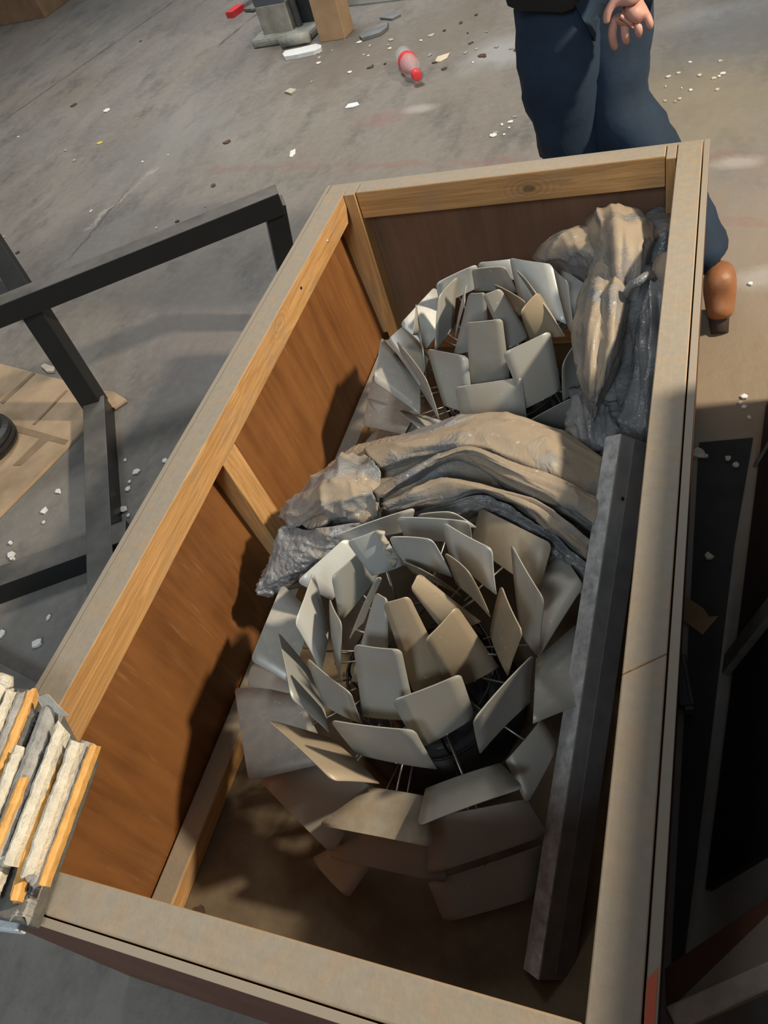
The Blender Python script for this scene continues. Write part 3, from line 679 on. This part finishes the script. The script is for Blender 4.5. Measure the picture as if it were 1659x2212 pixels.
# ------------------------------------------------------------------ broken moulding on the crate corner
mo = thing('broken_moulding', 'chipped white and orange broken moulding on the near left crate corner', 'moulding', (-.95,.15,.6))
zb = .655
slab('backing', [U(180,1618,zb-.006), U(145,1600,zb-.006), U(100,1512,zb-.006), U(70,1488,zb-.006), U(-60,1478,zb-.006), U(-330,1900,zb-.006), U(-120,1960,zb-.006), U(40,1990,zb-.006), U(72,1906,zb-.006)], zb-.006-.6015, M['gesso_dark'], mo, .003)
def strip(t, b, wpx, z, mat, h=.014, rag=.004, seed=0, round_=True):
    """chipped strip running between two ends; half-round cross-section with ragged flanks and ends"""
    rnd = random.Random(seed); A, B = U(*t, z), U(*b, z); d = B-A; L = np.linalg.norm(d); d /= L
    s = np.cross(d, V(0,0,1)); s /= np.linalg.norm(s); w = wpx*.00078/2
    n = 22; prof_ = [(-1,-1),(-1,.35),(-.6,.8),(0,1),(.6,.8),(1,.35),(1,-1)] if round_ else [(-1,-1),(-1,.8),(-.5,.9),(0,.9),(.5,.9),(1,.8),(1,-1)]
    vs, fs = [], []
    for i in range(n+1):
        q = i/n; c = A + d*L*q
        ww = w*(1+rnd.uniform(-.08,.08)); hh = h*(1+rnd.uniform(-.2,.1)); off = rnd.uniform(-1,1)*w*.05
        for k, (x, y) in enumerate(prof_):
            e = d*(rnd.uniform(-1,1)*.006 if i in (0,n) else 0)
            vs.append(c + s*(x*ww+off) + V(0,0,h*y/2*(1 if y < 0 else hh/h)) + e)
    m = len(prof_)
    for i in range(n):
        for k in range(m): fs.append((i*m+k, i*m+(k+1)%m, (i+1)*m+(k+1)%m, (i+1)*m+k))
    fs += [tuple(range(m-1,-1,-1)), tuple(n*m+k for k in range(m))]
    mk('strip', vs, fs, M[mat], mo, smooth=False)
for i, (t, b, wpx, z, mat, h) in enumerate([
 ((203,1612),(94,1907),16,.660,'gilt',.016), ((186,1606),(80,1908),24,.656,'gesso_grey',.016), ((166,1604),(62,1895),24,.668,'gesso',.026),
 ((142,1600),(48,1905),22,.652,'gesso_dark',.016), ((124,1634),(33,1938),19,.661,'gilt',.018), ((134,1572),(22,1868),22,.674,'gesso',.026),
 ((110,1535),(-12,1868),40,.666,'gesso_grey',.026), ((74,1540),(44,1618),22,.655,'gesso_dark',.018), ((70,1496),(-40,1775),20,.664,'gilt',.020),
 ((51,1500),(-35,1720),26,.664,'gesso_grey',.022), ((28,1494),(-60,1700),15,.672,'gesso',.024), ((10,1480),(-90,1700),22,.672,'gesso',.03),
 ((49,1688),(-15,1850),20,.676,'gilt',.016), ((44,1622),(-40,1830),24,.670,'gesso',.026), ((8,1856),(-30,1950),22,.668,'gesso',.02), ((70,1905),(40,1985),30,.640,'gesso_grey',.02)]):
    strip(t, b, wpx, z, mat, h, seed=i)
slab('torn_chip', [U(78,1506,.676), U(103,1498,.690), U(122,1520,.688), U(146,1543,.684), U(141,1546,.678), U(118,1540,.668), U(92,1532,.664)], .006, M['gesso'], mo, .001)
tube('round_end', [U(-14,1478,.675), U(2,1468,.68), U(16,1474,.675), U(20,1486,.67)], [.006,.012,.012,.007], M['gesso'], mo, 10)
slab('white_base', [U(-60,1955,.626), U(46,1968,.626), U(36,2012,.626), U(-60,2000,.626)], .022, M['white_edge'], mo, .003)

# ------------------------------------------------------------------ black steel frames on the left
fr = thing('metal_trestle', 'black square tube steel table frame standing left of the crate', 'frame', U(212,890,0), None)
tw = .074
bar('top_bar', U(-140,730,.48), U(606,430,.48), tw, tw, M['frame'], fr)
bar('leg', U(590,436,.478), U(590,436,.478) + V(-.09,-.01,-.48), tw*.97, tw*.97, M['frame'], fr, up=tuple(U(606,430,.48)-U(-140,730,.48)))
bar('leg', U(60,648,.47), U(210,878,.036), tw, tw, M['frame'], fr, up=(1,.4,0))
bar('foot_bar', U(213,878,.038), U(234,1330,.038), .085, tw, M['frame'], fr)
bar('foot_bar', U(-120,1308,.0365), U(285,1160,.0365), .085, tw, M['frame'], fr)
o = bar('end_cap', U(196,862,.075), U(207,880,.045), .030, .004, M['hole'], fr, up=(.7,-.6,.3))
fr2 = bar('steel_bar', U(-140,330,.46), U(66,652,.05), .10, .09, M['dark_tube'], None, up=(1,.4,0))
tag(fr2, 'black steel tube behind the table frame at left edge', 'tube')
fr3 = bar('steel_bar', U(-120,1395,.031), U(120,1530,.031), .06, .06, M['frame'], None)
tag(fr3, 'short black steel tube on floor behind the broken moulding', 'tube')

# cardboard, wheel
cb = thing('cardboard_sheet', 'flattened dirty cardboard with brown tape under the black wheel', 'cardboard', U(60,900,0))
slab('sheet', [U(-60,770,.012), U(66,802,.012), U(180,832,.012), U(183,925,.012), U(0,1112,.012), U(-160,1270,.012), U(-200,900,.012)], .011, M['card_floor'], cb, .001)
slab('flap', [U(150,835,.016), U(246,846,.016), U(272,862,.016), U(246,880,.016), U(200,880,.016)], .012, M['card_floor'], cb, .001)
for ti, a in enumerate(([(0,908),(148,951),(140,960),(0,924)], [(95,938),(112,943),(45,1005),(28,1005)], [(0,868),(70,804),(76,806),(6,872)], [(70,916),(142,842),(146,843),(76,916)])):
    slab('tape', [U(x, y, .0135+.0006*ti) for x, y in a], .0012, M['tape'], cb)
wc = U(-36,955,.05)
wh = thing('spare_tyre', 'black rubber wheel with grooved tread lying on cardboard', 'wheel', (wc[0],wc[1],.013))
def ring(name, c, prof, mat, parent, n=36):
    vs, fs = [], []; m = len(prof)
    for i in range(n):
        a = 2*math.pi*i/n
        for (r, z) in prof: vs.append((c[0]+r*math.cos(a), c[1]+r*math.sin(a), z))
    for i in range(n):
        for k in range(m): fs.append((i*m+k, i*m+(k+1)%m, ((i+1)%n)*m+(k+1)%m, ((i+1)%n)*m+k))
    return mk(name, vs, fs, mat, parent, smooth=False)
ring('tyre', wc, [(.055,.013),(.105,.013),(.122,.022),(.126,.034),(.120,.036),(.120,.042),(.127,.044),(.127,.058),(.120,.060),(.120,.066),(.126,.068),(.122,.082),(.105,.092),(.055,.092)], M['rubber'], wh)
ring('hub', wc, [(.012,.025),(.052,.025),(.052,.08),(.012,.08)], M['steel_grey'], wh, 20)

# ------------------------------------------------------------------ background against the far hall
def onfloor(px, py): return U(px, py, 0)
# column
cb0 = onfloor(622, 88); ex = onfloor(672,82)-onfloor(580,96); ex /= np.linalg.norm(ex); ey = V(-ex[1], ex[0], 0)
def cbx(name, a0, a1, b0, b1, z0, z1, mat, parent, bevel=.004):
    v = []
    for z in (z0, z1):
        for (a, b) in ((a0,b0),(a1,b0),(a1,b1),(a0,b1)): v.append(cb0 + ex*a + ey*b + V(0,0,z))
    return hexa(name, v, mat, parent, bevel)
co = thing('steel_column', 'grey blue steel column with cement collar behind the crate', 'column', cb0)
cbx('collar', -.25,.22,-.06,.30,0,.055,M['cement'],co,.02)
cbx('base_block', -.17,.06,.0,.24,.05,.22,M['plaster_grey'],co,.008)
cbx('flange', -.17,.06,.001,.02,.22,2.6,M['blue_paint'],co)
cbx('web', -.17,-.12,.02,.24,.22,2.6,M['blue_paint'],co)
cbx('recess', .06,.2,.10,.24,.05,2.6,M['dark_rec'],co)
tube('pipe', [cb0+ex*.085+ey*.06+V(0,0,.05), cb0+ex*.085+ey*.06+V(0,0,2.5)], .022, M['steel_grey'], co, 10)
tube('loose_roll', [onfloor(612,104)+V(0,0,.035), onfloor(672,92)+V(0,0,.035)], .034, M['cement'], co, 10)
# cardboard strip standing by it
q0, q1 = onfloor(692,92), onfloor(746,84); e = (q1-q0)/np.linalg.norm(q1-q0); bk = V(-e[1], e[0], 0)
wq = np.linalg.norm(q1-q0)
tag(hexa('cardboard_box', [q0, q1, q1+bk*.14, q0+bk*.14, q0+V(0,0,1.3)+bk*.06, q1+V(0,0,1.3)+bk*.06, q1+bk*.2+V(0,0,1.3), q0+bk*.2+V(0,0,1.3)], M['card'], None, .004), 'tall narrow cardboard box standing beside the steel column', 'box')
# box top left
p0, p1, p2 = onfloor(-120,78), onfloor(98,38), onfloor(150,0)
bb = thing('cardboard_box', 'brown cardboard box at the top left corner on floor', 'box', (p0+p1)/2)
d2 = (p2-p1); d2 /= np.linalg.norm(d2)
hexa('carton', [p0, p1, p1+d2*.6, p0+d2*.6, p0+V(0,0,.30), p1+V(0,0,.30), p1+d2*.6+V(0,0,.30), p0+d2*.6+V(0,0,.30)], M['card_dark'], bb, .004)
hexa('flap', [p0+V(0,0,.301)-d2*.05, p1+V(0,0,.301)-d2*.05, p1+d2*.3+V(0,0,.301), p0+d2*.3+V(0,0,.301), p0+V(0,0,.31)-d2*.05, p1+V(0,0,.31)-d2*.05, p1+d2*.3+V(0,0,.31), p0+d2*.3+V(0,0,.31)], M['card'], bb, .002)
# red ended tool
t1, t0_ = onfloor(502,37)+V(0,0,.02), onfloor(580,-20)+V(0,0,.02)
tl = thing('clamp_bar', 'grey steel bar with a red end lying beside the column', 'tool', onfloor(530,20))
dd = (t0_-t1)/np.linalg.norm(t0_-t1)
bar('shaft', t1+dd*.10, t0_, .05, .03, M['steel_grey'], tl); bar('red_end', t1-dd*.02, t1+dd*.12, .075, .045, M['red'], tl)
bar('grip_plate', onfloor(538,27)+V(0,0,.015), onfloor(575,4)+V(0,0,.015), .12, .02, M['steel_grey'], tl)
# white foam scrap, slate, plinth
def blob_slab(name, pts, t, mat, label, cat, group=None):
    o = slab(name, [U(x, y, t+.001) for x, y in pts], t, M[mat], None, .0008); tag(o, label, cat, group); return o
blob_slab('foam_scrap', [(610,116),(616,109),(650,102),(682,94),(694,97),(693,103),(676,110),(640,118),(614,122)], .025, 'foam', 'long white foam scrap at the foot of the column', 'foam')
blob_slab('slate_piece', [(775,76),(792,60),(838,46),(836,58),(820,70),(782,82)], .02, 'slate', 'flat dark grey slab piece right of the cardboard strip', 'slab')
blob_slab('slate_piece', [(820,38),(838,26),(866,30),(846,40)], .012, 'slate', 'small grey slab piece farthest up the floor', 'slab')
pA, pB = onfloor(752,14), onfloor(905,-4); e2 = (pB-pA)/np.linalg.norm(pB-pA); nb = V(-e2[1], e2[0], 0)
tag(hexa('machine_plinth', [pA, pB, pB+nb*.3, pA+nb*.3, pA+V(0,0,.25), pB+V(0,0,.25), pB+nb*.3+V(0,0,.25), pA+nb*.3+V(0,0,.25)], M['plinth'], None, .006), 'pale white plinth at the top edge behind the cardboard strip', 'plinth')

# bottle
def lathe(name, base, axis, prof, mat, parent, n=20):
    a = V(*axis); a /= np.linalg.norm(a); s = np.cross(a, V(0,0,1)); s /= np.linalg.norm(s); t = np.cross(s, a); vs, fs = [], []
    for (d, r) in prof:
        for k in range(n): q = 2*math.pi*k/n; vs.append(V(*base)+a*d+r*(math.cos(q)*s+math.sin(q)*t))
    for i in range(len(prof)-1):
        for k in range(n): fs.append((i*n+k, i*n+(k+1)%n, (i+1)*n+(k+1)%n, (i+1)*n+k))
    fs += [tuple(range(n-1,-1,-1)), tuple((len(prof)-1)*n+k for k in range(n))]
    return mk(name, vs, fs, mat, parent, smooth=True)
bA, bB = U(870,118,.05), U(899,161,.05); ba = (bB-bA); bl_ = np.linalg.norm(ba); ba /= bl_; R_ = .052
bo = thing('plastic_bottle', 'crushed clear plastic bottle with red cap and red label band', 'bottle', onfloor(885,140))
k_ = bl_/.27
lathe('body', bA, ba, [(0,.02),(.004,R_*.8),(.02,R_*.95),(.08*k_,R_*.93),(.12*k_,R_*.95),(.17*k_,R_),(.20*k_,R_*.85),(.235*k_,R_*.42),(.25*k_,.02),(.262*k_,.02)], M['clear'], bo)
lathe('label_band', bA, ba, [(.085*k_,R_*.97),(.088*k_,R_*.985),(.118*k_,R_*.995),(.122*k_,R_*.98)], M['red'], bo)
lathe('cap', bA, ba, [(.252*k_,.024),(.256*k_,.026),(.285*k_,.026),(.288*k_,.022)], M['red'], bo)

# ------------------------------------------------------------------ right of the crate
mt = slab('shade_mat', [(-.004,1.53,.006),(.125,1.55,.006),(.085,1.2,.006),(.012,.25,.006),(-.004,.22,.006)], .005, M['mat'], None)  # dark sheet laid where the floor beside the crate is in shade
tag(mt, 'dark mat standing in for floor shade right of the crate', 'mat')
ld = thing('crate_lid', 'dark brown board with dusty batten leaning on the right edge', 'board', U(1640,1300,.0))
LA, LB, LU = V(.155,1.66,.012), V(.045,.42,.012), V(.15,0,.55)
slab('sheet', [LA, LB, LB+LU, LA+LU], .012, M['board'], ld, .001, down=(.012,0,-.003))
ln = np.cross(LA-LB, LU); ln /= np.linalg.norm(ln); ln = -ln if ln[0] > 0 else ln
def onlid(px, py):
    r = ROT @ np.array([px-CX, py-CY, F]); c = V(0,0,CAMZ); t = ((LA-c)@ln)/(r@ln); return c + r*t
bar('batten', onlid(1700,1285)+ln*.008, onlid(1556,1468)+ln*.008, .05, .016, M['batten'], ld, up=tuple(ln))
bar('batten', onlid(1690,915)+ln*.004, onlid(1612,1045)+ln*.004, .012, .008, M['batten'], ld, up=tuple(ln))
lb = thing('plywood_board', 'red brown plywood board with pale edge at lower right corner', 'board', U(1560,2100,.2))
A_, B_ = U(1440,2188,.36), U(1800,2028,.36); C_, D_ = U(1800,1838,.28), U(1436,2092,.28)
slab('sheet', [A_, B_, C_, D_], .012, M['ply_red'], lb, .001)
nn = np.cross(B_-A_, D_-A_); nn /= np.linalg.norm(nn)
bar('edge_batten', (U(1440,2188,.36)+U(1460,2220,.36))/2, (U(1800,2028,.36)+U(1812,2064,.36))/2, .028, .03, M['batten_pale'], lb)
blob_slab('card_scrap', [(1478,1292),(1484,1290),(1520,1314),(1532,1332),(1552,1330),(1518,1371),(1476,1340)], .008, 'card_scrap', 'brown cardboard scrap on the dark shade mat', 'scrap')
rl = thing('folding_tool', 'dark narrow tool with pale edge lying on the dark shade mat', 'tool', U(1482,1470,.006))
bar('handle', U(1466,1418,.02), U(1484,1528,.02), .03, .02, M['dark_rec'], rl); bar('edge', U(1474,1416,.022), U(1494,1524,.022), .006, .024, M['batten'], rl)
for k in range(7): bar('mark', U(1469+k*1.3,1441+k*8,.0312), U(1472+k*1.3,1440+k*8,.0312), .006, .001, M['batten'], rl)
slab('tip', [U(1480,1526,.034), U(1496,1524,.034), U(1500,1532,.034), U(1480,1534,.034)], .02, M['batten'], rl)

# unseen crates added at right and behind the camera to shade the aisle and the near half of the open crate
def big_crate(x0, x1, y0, y1, z0, z1, label):
    t = thing('shade_crate', label, 'crate', ((x0+x1)/2, (y0+y1)/2, z0))
    box('carcass', x0, x1, y0, y1, z0, z1, M['ply_red'], t, .003)
    for z in (z0, z1-.08): box('batten', x0-.022, x0-.001, y0, y1, z+.001, z+.079, M['pine_y'], t)
    for y in (y0, (y0+y1)/2-.04, y1-.08): box('batten', x0, x1, y, y+.08, z1+.0005, z1+.02, M['pine_x'], t) if z1 > .55 else None
    for y in (y0, y1-.08): box('batten', x0-.022, x0-.001, y, y+.079, z0+.081, z1-.081, M['pine_z'], t)
big_crate(.34, 1.3, -.30, 1.72, 0, .50, 'unseen closed crate added for shade, right of the shade mat, lower of two')
big_crate(.34, 1.2, -.30, 1.22, .501, .97, 'unseen closed crate added for shade, stacked on top of the lower one')
big_crate(-.06, .3, -1.95, -.62, 0, 1.9, 'closed crate added behind the camera to block daylight')
big_crate(.5, 1.6, -1.95, -.5, 0, 1.45, 'closed crate added behind the camera at right, for shade')

# ------------------------------------------------------------------ walking person
def skin(name, pts, edges, rad, mat, parent, sub=2, root=0):
    v = np.array(pts, float); o0 = v.mean(0).copy(); o0[2] = v[:,2].min()
    me = bpy.data.meshes.new(name); me.from_pydata([tuple(p) for p in v-o0], edges, []); me.update()
    ob = bpy.data.objects.new(name, me); link(name, ob, parent, o0)
    m = ob.modifiers.new('skin', 'SKIN'); m.use_smooth_shade = True
    sv = me.skin_vertices[0].data
    for i, r in enumerate(rad): sv[i].radius = r if isinstance(r, tuple) else (r, r)
    sv[root].use_root = True
    s = ob.modifiers.new('sub', 'SUBSURF'); s.levels = sub; s.render_levels = sub
    me.materials.append(mat)
    return ob
pe = thing('person', 'person in navy jeans and black jacket walking past the far crate end', 'person', (-.22, 2.38, 0))
hip = V(-.34, 2.42, .95)
def W(px, py, y):
    r = ROT @ np.array([px-CX, py-CY, F]); t = y/r[1]; return np.array([r[0]*t, y, CAMZ+r[2]*t])
J = [hip, hip+V(-.05,-.04,-.03), W(1212,60,2.34), W(1208,190,2.32), W(1232,285,2.34), W(1275,420,2.40),
     hip+V(.05,.05,-.03), W(1310,60,2.42), W(1316,190,2.40), W(1352,275,2.36), W(1462,420,2.26), U(1544,588,.155)]
E_ = [(0,1),(1,2),(2,3),(3,4),(4,5),(0,6),(6,7),(7,8),(8,9),(9,10),(10,11)]
Rr = [.15,.13,.125,.118,.10,.09,.13,.125,.118,.11,.085,.074]
jn = skin('jeans', J, E_, Rr, M['jeans'], pe)
tx = bpy.data.textures.new('cloth_folds', 'CLOUDS'); tx.noise_scale = .09; tx.noise_depth = 1
dm = jn.modifiers.new('folds', 'DISPLACE'); dm.texture = tx; dm.strength = .05; dm.mid_level = .5; dm.texture_coords = 'LOCAL'
tor = [hip+V(.0,.0,.02), V(-.31,2.42,1.10), V(-.315,2.42,1.30), V(-.32,2.42,1.44), V(-.325,2.42,1.52),
       V(-.33,2.26,1.42), V(-.27,2.20,1.14), V(-.20,2.24,.92), V(-.31,2.58,1.42), V(-.42,2.64,1.14), V(-.52,2.62,.95)]
skin('jacket', tor, [(0,1),(1,2),(2,3),(3,4),(3,5),(5,6),(6,7),(3,8),(8,9),(9,10)], [(.19,.15),(.17,.13),(.20,.14),(.16,.11),.07,.075,.06,.05,.075,.06,.05], M['jacket'], pe)
bar('jacket_hem', W(1092,-38,2.27), W(1262,-30,2.27), .16, .10, M['jacket'], pe, bevel=.045)
# head with face and hair
hc = V(-.37,2.40,1.66)
bm = bmesh.new(); bmesh.ops.create_uvsphere(bm, u_segments=28, v_segments=20, radius=1)
hv = []
for v_ in bm.verts:
    x, y, z = v_.co; sx = .098*(1-.12*max(0,-z)); px_, py_, pz_ = x*sx*1.05, y*.078*(1-.2*max(0,-z)), z*.118
    if x < -.8: px_ -= .022*max(0, 1-abs(z+.12)/.22)*max(0, 1-abs(y)/.22)          # nose
    if x < -.6: px_ += .010*max(0, 1-abs(z-.12)/.14)*max(0, 1-abs(abs(y)-.38)/.22)  # eye sockets
    if x < -.6: px_ -= .006*max(0, 1-abs(z+.5)/.1)*max(0, 1-abs(y)/.4)              # mouth
    if z < -.5 and x < -.2: px_ -= .012*(-z-.5)
    hv.append(hc+V(px_,py_,pz_))
bm.verts.index_update(); hf = [tuple(v_.index for v_ in f.verts) for f in bm.faces]; bm.free()
mk('head', hv, hf, M['skin'], pe, smooth=True)
for s in (-1,1):
    lathe('ear', hc+V(.005,s*.072,0), (0,s,0), [(0,.012),(.006,.028),(.012,.026),(.016,.010)], M['skin'], pe, 12)
    lathe('eye', hc+V(-.094,s*.031,.014), (-1,0,0), [(0,.010),(.004,.009),(.006,.005),(.007,.002)], M['hair'], pe, 10)
sel = [i for i, p in enumerate(hv) if (p-hc)[2] > .035 - .6*max(0,(p-hc)[0]) and not ((p-hc)[0] < -.06 and (p-hc)[2] < .07)]
ss = set(sel); mk('hair', [hc+(p-hc)*1.07 for p in hv], [f for f in hf if all(i in ss for i in f)], M['hair'], pe, smooth=True, solid=.006)
# near hand, fingers pointing down, slightly curled (pixels with their own distance from the hall floor)
yh = 2.22
wr, pm = W(1372,-45,yh+.01), W(1368,20,yh)
hp = [wr, W(1370,-10,yh), pm, W(1352,42,yh)]; he = [(0,1),(1,2),(2,3)]; hr = [(.034,.026),(.046,.024),(.052,.024),(.036,.020)]
def finger(chain, rads, start):
    prev = start
    for p, r in zip(chain, rads): hp.append(p); he.append((prev, len(hp)-1)); hr.append(r); prev = len(hp)-1
finger([W(1326,46,yh-.012), W(1322,76,yh-.020), W(1326,98,yh-.014), W(1330,106,yh-.004)], [.0125,.0115,.0105,.008], 3)     # index
finger([W(1350,56,yh-.016), W(1350,74,yh-.026), W(1352,88,yh-.020), W(1354,92,yh-.006)], [.0125,.0115,.0105,.008], 3)      # middle
finger([W(1376,48,yh-.016), W(1380,64,yh-.028), W(1380,74,yh-.020), W(1380,76,yh-.006)], [.0120,.0110,.0100,.008], 2)     # ring
finger([W(1398,36,yh-.010), W(1404,50,yh-.022), W(1404,58,yh-.016), W(1402,60,yh-.004)], [.0110,.0100,.0090,.007], 2)       # little
finger([W(1326,4,yh-.020), W(1312,26,yh-.030), W(1310,52,yh-.032)], [.0135,.0120,.0090], 1)                               # thumb
skin('hand', hp, he, hr, M['skin'], pe, 2, 2)
# boots
def boot(ank, toe, heelz):
    a, t = V(*ank), V(*toe); d = t-a
    P_ = [a+V(0,0,.05), a, a+V(-d[0]*.15,-d[1]*.15,-.05+heelz*0), a+d*.45+V(0,0,-.01), a+d*.8, t]
    skin('boot', P_, [(0,1),(1,2),(1,3),(3,4),(4,5)], [.050,.050,.044,.046,.042,.030], M['boot'], pe, 2, 1)
    q = [a-d*.22+V(0,0,-.085), a+d*.45+V(0,0,-.058), t+d*.08+V(0,0,-.034)]
    tube('boot_sole', q, [.026,.030,.024], M['sole'], pe, 10)
boot(U(1554,600,.135), U(1556,692,.045), 0)
boot((-.22,2.43,.09), (-.40,2.38,.04), 0)

# ------------------------------------------------------------------ bits on the floor
def chip(px, py, r, mat, label, cat, z0=0.001, group=None, n=6, t=.004, seed=0, name='floor_chip', el=1.0):
    rnd = random.Random(seed*13+px); c = U(px, py, z0+t); a0 = rnd.random()*6; pts = []
    for k in range(n):
        a = a0+2*math.pi*k/n; q = r*rnd.uniform(.6,1.15); pts.append(c+V(q*math.cos(a)*el, q*math.sin(a), rnd.uniform(0,t*.4)))
    tag(slab(name, pts, t, M[mat]), label, cat, group)
chip(230,238,.030,'white','small white chip on open floor left of the column','chip')
chip(160,226,.030,'brown','small dark brown leaf scrap on the floor at left','scrap')
chip(215,308,.020,'yellow','tiny yellow chip on the floor at left','chip')
blob_slab('paper_scrap', [(625,338),(627,326),(638,321),(638,331),(630,339)], .003, 'white', 'white paper scrap on floor beyond the black frame corner', 'paper')
blob_slab('paper_scrap', [(745,233),(752,224),(772,220),(776,226),(760,231)], .004, 'foam', 'curved white flake below the red bottle', 'flake')
blob_slab('paper_scrap', [(938,134),(945,122),(972,113),(966,124),(952,132)], .004, 'cream', 'cream flake right of the bottle', 'flake')
blob_slab('paper_scrap', [(614,197),(626,190),(640,192),(628,201)], .012, 'beige', 'beige pebble like lump below the foam scrap', 'lump')
chip(490,306,.025,'brown','dark crumb on mid floor left of paper scrap','crumb')
chip(460,400,.018,'brown','dark crumb near the reddish floor line','crumb')
blob_slab('buckle', [(88,790),(96,785),(118,792),(116,802),(100,802)], .01, 'cream', 'small white buckle beside the cardboard sheet', 'buckle')
stn = lathe('pebble', U(268,2150,.0), (0,0,1), [(0,.006),(.006,.015),(.014,.018),(.021,.014),(.026,.006)], M['stone'], None, 9)
tag(stn, 'pale grey pebble on floor at the lower left', 'pebble')
for i, (px, py) in enumerate([(270,993),(355,994),(295,1017),(280,1040),(276,1055),(266,1100),(277,1112),(125,1060),(94,1102),(94,1127),(105,1332),(5,1367),(128,1062)]):
    chip(px, py, .007+.004*(i%3), 'white', 'tiny white crumb on floor by the black frame foot', 'crumb', group='white crumbs by the frame', seed=i, n=5, t=.005, name='floor_crumb')
for i, (px, py, r) in enumerate([(22,1198,.014),(27,1206,.009),(21,1172,.008),(80,1388,.016)]):
    chip(px, py, r, 'white', 'white crumb on floor below the lower frame bar', 'crumb', group='white crumbs below the frame bar', seed=i+30, n=6, t=.008, name='floor_crumb')
for i, (px, py, r, m) in enumerate([(1608,856,.010,'white'),(1600,868,.007,'white'),(1607,878,.008,'white'),(1618,900,.006,'cream'),(1552,694,.006,'white'),(1622,612,.008,'white')]):
    chip(px, py, r, m, 'pale crumb on brown floor right of the crate', 'crumb', group='pale crumbs right of the crate', seed=i+50, n=5, t=.005, name='floor_crumb')
chip(1511,977,.020,'beige','grey flake on the dark shade mat next to the crate wall','flake',z0=.007,seed=3,n=7)
for i, (px, py, r) in enumerate([(1525,984,.006),(1573,989,.008),(1590,1003,.010),(1532,1200,.010)]):
    chip(px, py, r, 'beige', 'tiny pale crumb on the dark shade mat', 'crumb', z0=.007, group='crumbs on the mat', seed=i+70, n=6, t=.006, name='floor_crumb')
rn = random.Random(5)
def scatter(n, x0, x1, y0, y1, mats, label, group, rmin, rmax, seed):
    for i in range(n): chip(rn.uniform(x0,x1), rn.uniform(y0,y1), rn.uniform(rmin,rmax), rn.choice(mats), label, 'crumb', group=group, seed=seed+i, n=6, t=.004, name='floor_crumb', el=rn.uniform(.5,1.4))
scatter(22, 600, 850, 85, 180, ['white','beige','brown','cream'], 'small rubble crumb on floor in front of the column', 'rubble by the column', .005, .020, 100)
scatter(20, 900, 1120, 30, 150, ['white','beige','brown','stone'], 'small rubble crumb on floor between bottle and person', 'rubble by the bottle', .006, .022, 200)
scatter(16, 1420, 1570, 130, 220, ['cream','white','cream','beige'], 'small cream crumb on floor right of the person', 'crumbs by the person', .004, .013, 300)
scatter(14, 0, 560, 60, 640, ['white','brown','beige'], 'tiny crumb on the open floor at left', 'crumbs on the open floor', .006, .014, 400)
scatter(8, 1050, 1120, 240, 320, ['white','stone'], 'tiny crumb on floor just behind the far crate end', 'crumbs behind the crate', .006, .016, 500)
for i, (px, py) in enumerate([(410,1985),(420,1975),(432,1968),(440,1990),(425,1996)]):
    chip(px, py, .014, 'brown', 'curled brown shaving inside the crate corner', 'shaving', z0=.042, group='shavings in the crate', seed=600+i, n=7, t=.006, name='wood_shaving')
